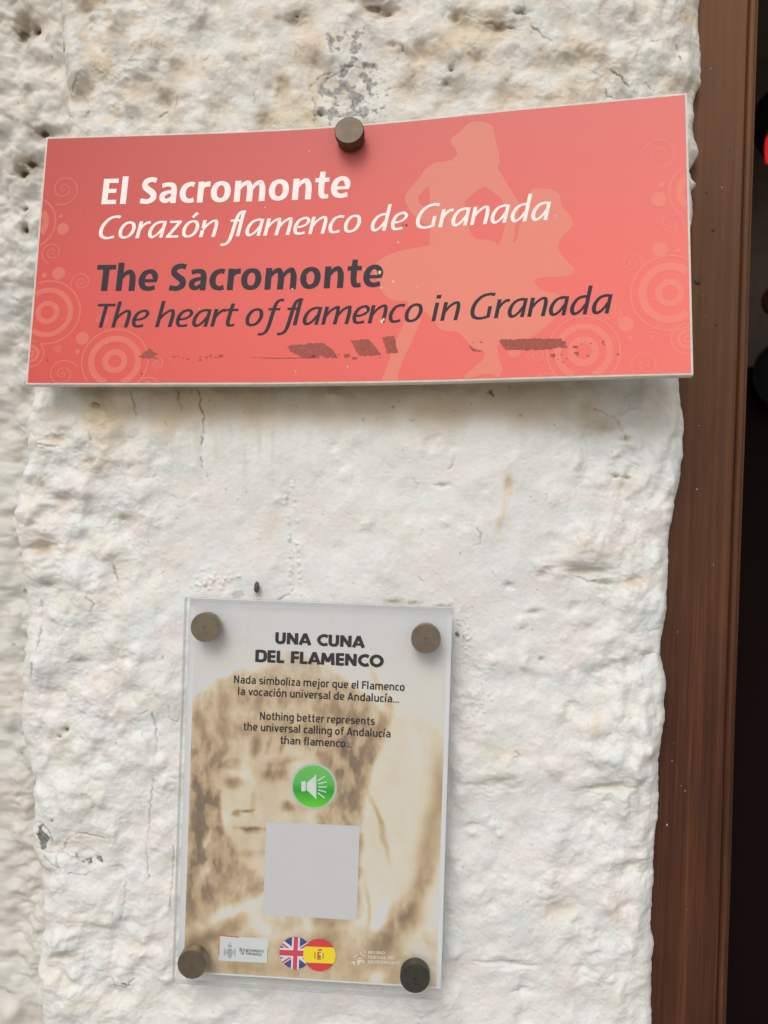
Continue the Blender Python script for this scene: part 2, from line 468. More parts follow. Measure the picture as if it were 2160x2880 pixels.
# flaked paint: grey mortar shows
fl = fbm(PX, PY, 34, 4, 71)
m1 = np.exp(-(((PX - 985) / 105) ** 2 + ((PY - 290) / 75) ** 2)) + 0.8 * np.exp(-(((PX - 975) / 60) ** 2 + ((PY - 110) / 60) ** 2)) + 0.5 * np.exp(-(((PX - 1010) / 60) ** 2 + ((PY - 200) / 60) ** 2))
fk = sstep(0.02, 0.10, fl + 0.62 * m1 - 0.56) * sstep(.22, .4, m1)
m2 = np.exp(-(((PX - 122) / 26) ** 2 + ((PY - 2355) / 34) ** 2)) + np.exp(-(((PX - 262) / 30) ** 2 + ((PY - 2420) / 14) ** 2)) + .6 * np.exp(-(((PX - 195) / 34) ** 2 + ((PY - 2392) / 12) ** 2)) + .6 * np.exp(-(((PX - 348) / 9) ** 2 + ((PY - 2772) / 9) ** 2))
fk2 = sstep(0.02, 0.10, fl + 0.9 * m2 - 0.62) * sstep(.2, .4, m2)
GREY = np.clip(GREY + 0.75 * fk + fk2, 0, 1)
DARK = np.clip(DARK + 0.55 * fk2 * sstep(-0.1, 0.3, fbm(PX, PY, 14, 2, 72)) + 0.30 * fk * sstep(0.1, 0.4, fbm(PX, PY, 12, 2, 73)), 0, 1)
H -= 0.55 * fk + 0.8 * fk2
H += 0.35 * sstep(0.3, 0.8, m1) * fbm(PX, PY, 13, 3, 74)


def crack(pts, wd=1.6, depth=0.7, dark=0.75, jit=3.0):
    """a hairline crack: polyline with jitter, carved and darkened"""
    P = [np.array(pts[0], float)]
    for a, b in zip(pts[:-1], pts[1:]):
        n = max(2, int(np.hypot(b[0] - a[0], b[1] - a[1]) / 7))
        for k in range(1, n + 1):
            q = np.array(a) + (np.array(b) - np.array(a)) * k / n
            P.append(q + rng.uniform(-jit, jit, 2) * (k < n))
    fa = 0.7
    for i, (a, b) in enumerate(zip(P[:-1], P[1:])):
        fa = float(np.clip(fa + rng.uniform(-.45, .45), 0.12, 1.0))
        wd_i = wd * (0.45 + 0.6 * fa)
        m = (a + b) / 2
        s = win(m[0], m[1], 14 + abs(b[1] - a[1]))
        if s is None:
            continue
        X, Y = PX[s], PY[s]
        d = b - a
        t = np.clip(((X - a[0]) * d[0] + (Y - a[1]) * d[1]) / (d @ d + 1e-9), 0, 1)
        q = np.hypot(X - a[0] - t * d[0], Y - a[1] - t * d[1])
        g = np.exp(-(q / (wd_i + 0.5)) ** 2)
        H[s] -= depth * g * (.4 + .6 * fa)
        DARK[s] = np.maximum(DARK[s], dark * fa * g)


for pts, wd, da in [
    ([(556, 1096), (566, 1120), (564, 1145), (574, 1170), (572, 1200), (566, 1250)], 1.7, .8), ([(564, 1285), (570, 1316)], 1.8, .8), ([(580, 1330), (590, 1375), (594, 1410)], 1.2, .5),
    ([(500, 1098), (505, 1130), (512, 1156)], 1.4, .6), ([(374, 1100), (382, 1135), (380, 1165), (386, 1164)], 1.2, .5), ([(542, 1096), (541, 1110)], 1.6, .8),
    ([(92, 1220), (100, 1240), (104, 1256)], 1.4, .7), ([(106, 1250), (150, 1256), (180, 1254), (192, 1236)], 1.4, .55), ([(214, 1275), (232, 1268), (250, 1278), (262, 1292)], 1.2, .5), ([(262, 1222), (266, 1240)], 1.2, .6),
    ([(438, 1335), (430, 1345)], 1.3, .5), ([(320, 1590), (336, 1656), (348, 1680)], 1.8, .55), ([(430, 2000), (442, 2080), (430, 2200), (420, 2300), (410, 2400), (420, 2470)], 1.2, .45),
    ([(490, 2380), (484, 2480), (480, 2560)], 1.2, .45), ([(355, 2480), (350, 2540), (340, 2590)], 1.3, .4), ([(250, 1680), (270, 1700), (262, 1715)], 1.2, .5), ([(118, 1690), (120, 1760), (112, 1830)], 2.2, .55), ([(105, 1860), (95, 1900), (88, 1930)], 2.4, .5),
    ([(80, 2340), (92, 2316), (115, 2312), (140, 2330), (150, 2360)], 1.8, .6), ([(88, 2380), (130, 2395), (180, 2400), (215, 2412), (250, 2420)], 1.6, .55), ([(120, 2400), (150, 2430), (170, 2440)], 1.4, .5), ([(180, 2390), (190, 2362), (222, 2340), (270, 2350), (296, 2356)], 1.5, .5),
    ([(195, 2455), (240, 2464), (276, 2440)], 1.5, .5), ([(160, 2410), (170, 2438)], 1.3, .5), ([(215, 2400), (222, 2420)], 2, .8), ([(92, 2400), (110, 2440), (140, 2462)], 1.8, .5),
    ([(390, 2010), (420, 1998), (434, 2030), (440, 2070), (420, 2086), (400, 2060)], 1.3, .4), ([(476, 1985), (480, 2025), (500, 2030), (506, 2000)], 1.2, .35), ([(316, 2730), (330, 2720), (372, 2730), (376, 2756), (352, 2784), (326, 2776), (314, 2750)], 1.4, .4),
    ([(1308, 38), (1340, 50), (1355, 70), (1378, 66), (1395, 72)], 1.6, .75), ([(1395, 82), (1412, 66), (1430, 76), (1450, 84)], 1.7, .75), ([(1446, 40), (1464, 36), (1478, 46)], 1.5, .6), ([(1495, 80), (1520, 98), (1530, 110), (1546, 118), (1558, 130)], 1.6, .75),
    ([(1654, 194), (1680, 206), (1696, 214)], 1.5, .75), ([(1716, 198), (1750, 215), (1766, 230), (1772, 238)], 1.5, .8), ([(1704, 250), (1710, 268), (1728, 276)], 1.4, .8), ([(1816, 226), (1830, 238), (1842, 248)], 1.3, .7), ([(1832, 112), (1848, 116), (1862, 112)], 1.3, .6),
    ([(1914, 150), (1917, 165)], 2, .7), ([(1906, 120), (1914, 135)], 2, .6), ([(1080, 255), (1110, 246), (1144, 240)], 1.6, .6), ([(1120, 130), (1140, 150), (1158, 168)], 1.3, .6), ([(1118, 170), (1122, 150), (1136, 145)], 1.3, .6), ([(1233, 272), (1236, 280)], 1.5, .8), ([(1158, 215), (1168, 207)], 1.5, .7),
    ([(198, 268), (205, 248), (222, 236), (232, 220)], 1.6, .6), ([(236, 360), (240, 330), (250, 312)], 1.5, .6), ([(262, 210), (280, 205), (298, 216)], 1.2, .4), ([(180, 310), (206, 332)], 1.2, .45), ([(358, 360), (370, 346), (382, 358)], 1.4, .6), ([(730, 160), (734, 185), (722, 215), (716, 235)], 1.3, .6), ([(722, 250), (714, 270), (716, 290)], 1.1, .45),
    ([(505, 275), (497, 300), (495, 320)], 1.3, .5), ([(450, 330), (462, 318), (472, 315)], 1.2, .6), ([(370, 180), (378, 165)], 1.2, .45), ([(575, 170), (592, 152)], 1.2, .5), ([(430, 95), (436, 84)], 1.2, .5), ([(590, 226), (604, 230)], 1.4, .5), ([(880, 260), (870, 250), (900, 215), (930, 208)], 1.5, .5), ([(915, 225), (960, 205), (980, 190), (1030, 195)], 1.5, .5),
    ([(884, 350), (890, 300), (880, 280)], 1.2, .4), ([(150, 100), (152, 130)], 1.2, .5), ([(70, 350), (90, 362), (110, 380)], 1.6, .6), ([(1672, 1150), (1720, 1168), (1738, 1180), (1740, 1165), (1770, 1150), (1796, 1145), (1780, 1138)], 1.5, .5), ([(1740, 1182), (1752, 1210), (1762, 1236)], 1.5, .5),
    ([(1720, 1258), (1750, 1262), (1770, 1296), (1800, 1308)], 1.3, .3), ([(1280, 1290), (1272, 1310), (1260, 1320)], 1.2, .35), ([(1160, 1345), (1176, 1362), (1172, 1376)], 1.3, .3), ([(1340, 1486), (1354, 1505), (1352, 1530), (1330, 1538)], 1.2, .35), ([(1600, 1612), (1650, 1634), (1700, 1640), (1716, 1644)], 1.6, .45),
    ([(1284, 1760), (1295, 1762)], 1.4, .5), ([(1283, 1746), (1302, 1748), (1312, 1763)], 1.4, .5), ([(1303, 1790), (1301, 1822)], 1.3, .5), ([(1355, 1990), (1362, 1960), (1348, 1905)], 1.2, .3), ([(1438, 2132), (1462, 2124), (1450, 2112)], 1.2, .35),
    ([(1815, 1760), (1830, 1780), (1862, 1770)], 1.5, .25), ([(1800, 1845), (1850, 1840), (1868, 1850)], 1.6, .25), ([(1840, 2160), (1846, 2200), (1836, 2260), (1838, 2330)], 2.0, .3), ([(1372, 1106), (1380, 1100), (1386, 1113)], 3.0, .8), ([(1428, 1086), (1432, 1092)], 2.5, .7),
    ([(1458, 1172), (1464, 1165)], 1.2, .5), ([(1155, 1182), (1166, 1180)], 2.4, .6), ([(1104, 1143), (1105, 1146)], 1.8, .8), ([(1020, 1180), (1022, 1181)], 2.2, .8), ([(1285, 1782), (1288, 1788)], 4.5, .9), ([(462, 1846), (461, 1852)], 2.6, .8), ([(525, 1686), (527, 1690)], 2, .7),
    ([(420, 1340), (400, 1346), (412, 1332)], 1.0, .4), ([(270, 1136), (286, 1142), (284, 1150), (268, 1146), (275, 1138)], 1.8, .75), ([(548, 1670), (590, 1648), (620, 1630)], 1.3, .35), ([(780, 1688), (815, 1672), (830, 1655), (833, 1640)], 1.6, .45)]:
    crack(pts, wd, 0.8, da * .95)
for (x, y, rx, ry, a) in [(1110, 1690, 26, 6, .9), (1165, 1694, 18, 5, .8), (1236, 1702, 14, 4, .9), (1262, 1704, 8, 4, .7), (580, 1678, 30, 5, .35), (722, 1672, 8, 12, .3), (1100, 1870, 10, 8, .1)]:
    blob(x, y, rx, ry, a, arr=DIRT_SHADE, wob=.6)
blob(668, 1672, 20, 12, .35, arr=GREY, flat=True)
blob(722, 1664, 7, 12, .9, arr=TAN)
for k in range(210):                                          # small hairlines everywhere, thicker at the top and left
    x, y = rng.uniform(180, 1860), rng.uniform(-20, 2900)
    if not (y < 360 or x < 520 or rng.rand() < 0.22):
        continue
    a = rng.uniform(0, 2 * np.pi) if rng.rand() < .4 else math.pi / 2 + rng.uniform(-.5, .5)
    pts = [(x, y)]
    for j in range(rng.randint(1, 4)):
        l = rng.uniform(5, 14)
        a += rng.uniform(-.9, .9)
        pts.append((pts[-1][0] + l * math.cos(a), pts[-1][1] + l * math.sin(a)))
    crack(pts, 0.9, 0.3, rng.uniform(.15, .5), 1.5)
for k in range(150):                                          # pinholes
    x, y = rng.uniform(100, 1900), rng.uniform(-20, 2900)
    blob(x, y, 2.2, 2.2, rng.uniform(.3, .8), arr=DARK, wob=0)
# groove with bubbled paint on both sides, above the clear plaque
for k in range(70):
    t = rng.rand()
    x = 812 + 22 * t + rng.choice([-12, 12]) + rng.normal(0, 3)
    blob(x, 1345 + 325 * t, rng.uniform(2.5, 4), rng.uniform(3, 5), .7, wob=0)
for k in range(8):
    blob(816 + 2.6 * k, 1400 + 34 * k, 9, 26, -0.7)
for k in range(40):
    blob(600 + rng.normal(0, 34), 1635 + rng.normal(0, 16), 5, 4, .9)
    blob(1345 + rng.normal(0, 22), 1930 + rng.normal(0, 60), 3.5, 3, .7)
    blob(1310 + rng.normal(0, 10), 1800 + rng.normal(0, 50), 3.5, 3, .7)

# rounding at the two edges
rrL, rrR = 58.0, 74.0
tL, tR = np.clip(1 - dL / rrL, 0, 1), np.clip(1 - dR / rrR, 0, 1)
H = H * (1 - 0.35 * tL) * (1 - 0.3 * tR)
H = H - 9.0 * (1 - np.sqrt(np.clip(1 - tL ** 2.2, 0, 1))) - 12.0 * (1 - np.sqrt(np.clip(1 - tR ** 2.0, 0, 1)))
H = H - 3.5 * sstep(1450, 1950, PX)
fade = 1.0

WHITE = np.array([0.742, 0.726, 0.692])


def wall_colour(TAN, DIRT_SHADE, GREY, DARK, PINK, X, Y):
    c = np.empty(X.shape + (3,), np.float32)
    c[:] = WHITE
    cool = sstep(-0.1, 0.5, fbm(X, Y, 120, 3, 81))
    c *= (1 - cool[..., None] * np.array([0.06, 0.035, 0.03]))
    c *= (1 + 0.035 * fbm(X, Y, 20, 3, 82))[..., None]

    def mixc(c, col, a):
        a = np.clip(a, 0, 1)[..., None]
        return c * (1 - a) + np.array(col) * a
    c = mixc(c, (0.77, 0.70, 0.69), 0.6 * PINK)
    c = mixc(c, (0.69, 0.725, 0.70), 0.5 * sstep(0.0, 0.5, fbm(X, Y, 150, 2, 84)))
    c = mixc(c, (0.67, 0.55, 0.395), 0.85 * TAN)
    c = mixc(c, (0.28, 0.20, 0.115), 0.82 * DIRT_SHADE)
    g = 0.26 + 0.10 * fbm(X, Y, 9, 2, 83)
    ga = np.clip(GREY, 0, 1)[..., None]
    c = c * (1 - ga) + np.stack([g, g * .99, g * .95], -1) * ga
    c = mixc(c, (0.055, 0.038, 0.026), DARK)
    return np.clip(c, 0.02, 0.85)


C_ = wall_colour(TAN, DIRT_SHADE, GREY, DARK, PINK, PX, PY)
B = at(PX, PY, 0.0)
V = B.copy()
V[..., 1] -= H / 1000.0


# wrap both sides back into the wall
def wrap(side, n, depth):
    e = V[:, 0] if side < 0 else V[:, -1]
    ce = C_[:, 0] if side < 0 else C_[:, -1]
    k = (np.arange(1, n + 1) / n) ** 1.4
    P = np.repeat(e[:, None, :], n, 1)
    P[..., 1] = e[:, 1:2] + (depth - e[:, 1:2]) * k[None, :]
    nx = fbm(PYR[:, None] + 0 * k, k[None, :] * 160 + 0 * PYR[:, None], 45, 3, 91) * 0.0022 * np.clip(k * 4, 0, 1)
    P[..., 0] -= side * (np.abs(nx) + 0.0016 * k)
    cc = np.repeat(ce[:, None, :], n, 1)
    if side < 0:
        return P[:, ::-1], cc[:, ::-1]
    return P, cc


PL, CL = wrap(-1, 18, 0.095)
PR_, CR = wrap(1, 14, 0.045)
VV = np.concatenate([PL, V, PR_], 1)
CC = np.concatenate([CL, C_, CR], 1)


def wall_mat(name, bump=0.35):
    m = mat(name, rough=0.62, spec=0.35, attr='Col')
    add_grain(m, 900.0, 0.035, bump=bump, bscale=520.0, bdist=0.0006)
    return m


M_WALL = wall_mat('whitewash')
pillar = thing('whitewashed_wall', 'thick lumpy whitewashed wall carrying the red sign and the clear plaque beside the door', 'wall', (0.0, 0.03, -1.35))
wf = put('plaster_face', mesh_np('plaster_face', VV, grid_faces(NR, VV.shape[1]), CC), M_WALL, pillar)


# the rougher wall set back on the left
lx = np.concatenate([-60 - np.cumsum(np.minimum(4 * 1.25 ** np.arange(48), 90))[::-1], np.arange(-60, 215, 3.2)])
PX2 = np.repeat(lx[None, :], NR, 0)
PY2 = np.repeat(PYR[:, None], len(lx), 1)
H2 = 4.0 * fbm(PX2, PY2, 210, 2, 101) + 4.2 * fbm(PX2, PY2, 84, 2, 102) + 1.1 * fbm(PX2, PY2, 36, 2, 103) + 0.2 * fbm(PX2, PY2, 15, 2, 104)
bil = np.abs(fbm(PX2, PY2, 58, 2, 105))
H2 = H2 + 2.2 * np.minimum(bil, .5) - 0.8 + 4.5 * blobs(PX2, PY2, 100, 120) + 3.2 * blobs(PX2, PY2, 58, 121) + 1.0 * blobs(PX2, PY2, 34, 122)
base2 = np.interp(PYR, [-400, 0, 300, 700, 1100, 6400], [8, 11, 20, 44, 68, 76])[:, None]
D2 = 0.12 + 0.24 * sstep(500, 1000, PY2) + 0.16 * sstep(60, 170, PX2) * sstep(900, 1200, PY2) * sstep(-.3, .4, fbm(PX2, PY2, 110, 2, 130)) + 0.45 * (1 - sstep(0.0, 0.06, bil)) * sstep(0.1, 0.5, fbm(PX2, PY2, 90, 2, 106)) + .35 * (1 - sstep(300, 600, PY2)) * sstep(0.0, .5, fbm(PX2, PY2, 80, 2, 110))  # recess shade painted in: darker lower down and close to the pillar
K2 = 0.6 * sstep(0.90, 1.05, fbm(PX2, PY2, 34, 2, 107) - 0.3 * bil)
for (x, y, rx, ry) in [(33, 59, 18, 24), (72, 44, 9, 9), (39, 417, 22, 13), (14, 443, 18, 12), (6, 598, 10, 12), (45, 1668, 15, 10), (58, 1695, 8, 26), (60, 1760, 9, 28), (28, 1992, 17, 8), (24, 1462, 14, 7), (12, 1315, 14, 8),
                       (72, 2240, 12, 12), (62, 2170, 8, 12), (68, 2662, 12, 6), (40, 2745, 20, 6), (10, 540, 10, 6), (86, 338, 20, 10), (70, 620, 14, 8), (30, 760, 12, 7), (55, 930, 16, 8)]:
    q = np.exp(-(((PX2 - x) / rx) ** 2 + ((PY2 - y) / ry) ** 2) * (1 + .5 * fbm(PX2, PY2, 12, 2, 108)))
    H2 = H2 - 6.0 * q
    D2 = D2 + 1.0 * np.exp(-(((PX2 - x) / (rx * 1.6)) ** 2 + ((PY2 - y) / (ry * 1.6)) ** 2))
    K2 = K2 + 0.9 * sstep(.5, .8, q)
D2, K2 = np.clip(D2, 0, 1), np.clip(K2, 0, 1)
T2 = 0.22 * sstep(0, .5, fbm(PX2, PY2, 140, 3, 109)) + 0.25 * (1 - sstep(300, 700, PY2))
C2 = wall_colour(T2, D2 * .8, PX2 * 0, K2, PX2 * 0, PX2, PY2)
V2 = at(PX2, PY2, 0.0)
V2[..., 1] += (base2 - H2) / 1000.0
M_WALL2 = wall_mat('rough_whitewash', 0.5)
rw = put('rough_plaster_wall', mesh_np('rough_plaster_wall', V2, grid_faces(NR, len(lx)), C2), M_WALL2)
tag(rw, 'rough pitted white plaster wall set back left of the signs', 'wall')

# ------------------------------------------------------------------ stroke lettering
def catmull(P, closed=False, n=7):
    P = [np.array(p, float) for p in P]
    m = len(P)
    out = []
    rngk = range(m if closed else m - 1)
    for i in rngk:
        p0 = P[(i - 1) % m] if (closed or i > 0) else 2 * P[0] - P[1]
        p1, p2 = P[i], P[(i + 1) % m]
        p3 = P[(i + 2) % m] if (closed or i + 2 < m) else 2 * P[-1] - P[-2]
        for k in range(n):
            t = k / n
            out.append(0.5 * (2 * p1 + (p2 - p0) * t + (2 * p0 - 5 * p1 + 4 * p2 - p3) * t * t + (3 * p1 - p0 - 3 * p2 + p3) * t ** 3))
    if not closed:
        out.append(P[-1])
    return out


def rounded(P, r, closed=False, n=4):
    P = [np.array(p, float) for p in P]
    m = len(P)
    out = []
    for i in range(m):
        if not closed and i in (0, m - 1):
            out.append(P[i])
            continue
        a, b, c = P[(i - 1) % m], P[i], P[(i + 1) % m]
        la, lc = np.linalg.norm((a - b)[:2]), np.linalg.norm((c - b)[:2])
        rr = min(r, la / 2, lc / 2)
        q0, q1 = b + (a - b) * rr / la, b + (c - b) * rr / lc
        for k in range(n + 1):
            t = k / n
            out.append((1 - t) ** 2 * q0 + 2 * t * (1 - t) * b + t * t * q1)
    return out


def strip(P, closed=False):
    """P: list of (x, y, w). Returns verts and quads of the stroked line."""
    P = np.array(P)
    keep = [0]
    for i in range(1, len(P)):
        if np.hypot(*(P[i, :2] - P[keep[-1], :2])) > 1e-5:
            keep.append(i)
    P = P[keep]
    if closed and np.hypot(*(P[0, :2] - P[-1, :2])) < 1e-5:
        P = P[:-1]
    n = len(P)
    V = []
    for i in range(n):
        a = P[i - 1, :2] if (i > 0 or closed) else None
        c = P[(i + 1) % n, :2] if (i < n - 1 or closed) else None
        b = P[i, :2]
        t1 = (b - a) / np.linalg.norm(b - a) if a is not None else None
        t2 = (c - b) / np.linalg.norm(c - b) if c is not None else None
        if t1 is None:
            t1 = t2
        if t2 is None:
            t2 = t1
        t = t1 + t2
        t /= np.linalg.norm(t) + 1e-9
        nn = np.array([-t[1], t[0]])
        k = 1 / max(0.55, float(nn @ np.array([-t2[1], t2[0]])))
        V.append(b + nn * P[i, 2] / 2 * k)
        V.append(b - nn * P[i, 2] / 2 * k)
    Q = [(2 * i, 2 * i + 1, 2 * i + 3, 2 * i + 2) for i in range(n - 1)]
    if closed:
        Q.append((2 * n - 2, 2 * n - 1, 1, 0))
    return V, Q


# glyph = (advance, [(kind, closed, [(x, y, w), ...]), ...]);  kinds: s smooth, r rounded corners, l straight
def G_BOLD():
    W, T = .285, .215
    n_arch = lambda x0, x1: ('s', 0, [(x0 + .03, .60, .13), (x0 + .17, .80, .19), (x0 + .38, .895, T), (x1 - .06, .80, .25), (x1, .55, W), (x1, 0, W)])
    return {
        'E': (.90, [('l', 0, [(.14, 0, W), (.14, 1.23, W)]), ('l', 0, [(.1, 1.125, .21), (.72, 1.125, .21)]), ('l', 0, [(.1, .64, .2), (.66, .64, .2)]), ('l', 0, [(.1, .105, .21), (.70, .105, .21)])]),
        'l': (.50, [('l', 0, [(.14, 0, W), (.14, 1.33, W)])]),
        'T': (1.0, [('l', 0, [(0, 1.12, .22), (.90, 1.12, .22)]), ('l', 0, [(.45, 0, .30), (.45, 1.1, .30)])]),
        'S': (.93, [('s', 0, [(.74, 1.10, .23), (.50, 1.15, .23), (.24, 1.05, .26), (.20, .83, .27), (.40, .65, .29), (.62, .48, .29), (.64, .25, .28), (.40, .10, .23), (.04, .14, .24)])]),
        'a': (.97, [('s', 0, [(.10, .84, .21), (.38, .90, .20), (.62, .84, .24), (.69, .62, .27), (.69, .3, .27), (.69, 0, .27)]), ('s', 0, [(.66, .56, .16), (.38, .52, .18), (.17, .40, .25), (.17, .20, .25), (.36, .11, .2), (.60, .24, .16)])]),
        'c': (.86, [('s', 0, [(.68, .86, .23), (.50, .90, .21), (.24, .77, .26), (.145, .48, .29), (.24, .2, .26), (.48, .095, .2), (.70, .14, .23)])]),
        'r': (.63, [('l', 0, [(.14, 0, W), (.14, 1, W)]), ('s', 0, [(.18, .60, .14), (.28, .79, .2), (.42, .87, .24), (.58, .875, .25)])]),
        'o': (1.13, [('s', 1, [(.475, .905, .20), (.23, .79, .26), (.145, .5, .29), (.23, .21, .26), (.475, .095, .2), (.72, .21, .26), (.805, .5, .29), (.72, .79, .26)])]),
        'n': (1.04, [('l', 0, [(.14, 0, W), (.14, 1, W)]), n_arch(.2, .75)]),
        'h': (1.04, [('l', 0, [(.14, 0, W), (.14, 1.33, W)]), n_arch(.2, .75)]),
        'm': (1.63, [('l', 0, [(.14, 0, W), (.14, 1, W)]), n_arch(.2, .73), n_arch(.80, 1.32)]),
        't': (.76, [('s', 0, [(.335, 1.27, .25), (.315, .9, .28), (.31, .4, .28), (.37, .16, .26), (.50, .10, .2), (.66, .12, .2)]), ('l', 0, [(0, .88, .2), (.66, .88, .2)])]),
        'e': (1.03, [('l', 0, [(.15, .47, .15), (.86, .47, .15)]), ('s', 0, [(.80, .46, .17), (.77, .68, .27), (.66, .86, .23), (.46, .91, .2), (.24, .78, .26), (.145, .48, .29), (.24, .2, .26), (.50, .095, .2), (.80, .16, .22)])]),
        ' ': (.42, [])}


def G_ITAL():
    W, T = .165, .115
    arch = lambda x0, x1: ('s', 0, [(x0 + .02, .46, .09), (x0 + .16, .74, .12), (x0 + .36, .92, .13), (x0 + .5, .95, .13), (x1 - .02, .86, .15), (x1 + .01, .6, W), (x1 - .01, 0, W)])
    bowl = [('s', 0, [(.72, .92, .12), (.52, .945, .13), (.27, .84, .14), (.12, .56, .16), (.10, .28, .165), (.18, .09, .15), (.32, .07, .13), (.50, .24, .12), (.66, .56, .11)])]
    return {
        'C': (.97, [('s', 0, [(.88, 1.27, .16), (.66, 1.31, .135), (.38, 1.2, .15), (.17, .9, .165), (.09, .52, .17), (.17, .19, .16), (.38, .05, .135), (.60, .05, .13), (.82, .12, .15)])]),
        'G': (1.14, [('s', 0, [(.98, 1.27, .16), (.72, 1.31, .135), (.40, 1.2, .15), (.17, .9, .165), (.09, .52, .17), (.17, .19, .16), (.38, .05, .135), (.64, .05, .13), (.90, .14, .14)]), ('l', 0, [(.86, .06, .15), (.86, .66, .16)])]),
        'T': (.92, [('l', 0, [(-.02, 1.30, .14), (.84, 1.30, .14)]), ('l', 0, [(.40, 0, .17), (.40, 1.29, .17)])]),
        'o': (.92, [('s', 1, [(.44, .945, .125), (.22, .83, .15), (.10, .50, .165), (.17, .15, .15), (.37, .055, .125), (.60, .17, .15), (.72, .50, .165), (.65, .84, .15)])]),
        'r': (.56, [('l', 0, [(.09, 0, W), (.09, 1, W)]), ('s', 0, [(.12, .46, .09), (.22, .72, .12), (.38, .90, .14), (.56, .93, .15)])]),
        'a': (.93, bowl + [('l', 0, [(.715, .99, .15), (.695, 0, .16)])]),
        'd': (.95, bowl + [('l', 0, [(.715, 1.5, .16), (.695, 0, .16)])]),
        'z': (.72, [('l', 0, [(.03, .935, .13), (.60, .935, .13)]), ('l', 0, [(.54, .95, .16), (.08, .05, .16)]), ('l', 0, [(.01, .065, .13), (.62, .065, .13)])]),
        'n': (.90, [('l', 0, [(.09, 0, W), (.09, 1, W)]), arch(.12, .70)]),
        'm': (1.38, [('l', 0, [(.09, 0, W), (.09, 1, W)]), arch(.12, .64), arch(.67, 1.19)]),
        'h': (.90, [('l', 0, [(.09, 0, W), (.09, 1.5, W)]), arch(.12, .70)]),
        'l': (.40, [('l', 0, [(.09, 0, W), (.09, 1.5, W)])]),
        'i': (.40, [('l', 0, [(.09, 0, W), (.09, 1, W)]), ('l', 0, [(.10, 1.22, .2), (.10, 1.41, .2)])]),
        'f': (.50, [('s', 0, [(.70, 1.43, .13), (.54, 1.445, .13), (.40, 1.33, .15), (.33, 1.02, .165), (.30, .5, .165), (.27, .0, .165), (.20, -.32, .15), (.04, -.46, .13), (-.14, -.46, .13)]), ('l', 0, [(.06, .935, .12), (.62, .935, .12)])]),
        'e': (.80, [('s', 0, [(.12, .44, .11), (.36, .45, .11), (.58, .56, .12), (.68, .76, .15), (.58, .93, .13), (.42, .945, .13), (.20, .80, .15), (.10, .46, .165), (.17, .14, .15), (.34, .055, .125), (.62, .10, .14)])]),
        'c': (.74, [('s', 0, [(.66, .92, .14), (.46, .945, .13), (.22, .82, .15), (.10, .46, .165), (.17, .14, .15), (.34, .055, .125), (.60, .11, .14)])]),
        't': (.62, [('s', 0, [(.26, 1.30, .16), (.23, .8, .165), (.22, .3, .165), (.27, .09, .15), (.40, .055, .12), (.56, .09, .13)]), ('l', 0, [(.02, .935, .12), (.58, .935, .12)])]),
        'ó': (.92, [('s', 1, [(.44, .945, .125), (.22, .83, .15), (.10, .50, .165), (.17, .15, .15), (.37, .055, .125), (.60, .17, .15), (.72, .50, .165), (.65, .84, .15)]), ('l', 0, [(.36, 1.17, .14), (.56, 1.44, .16)])]),
        ' ': (.40, [])}


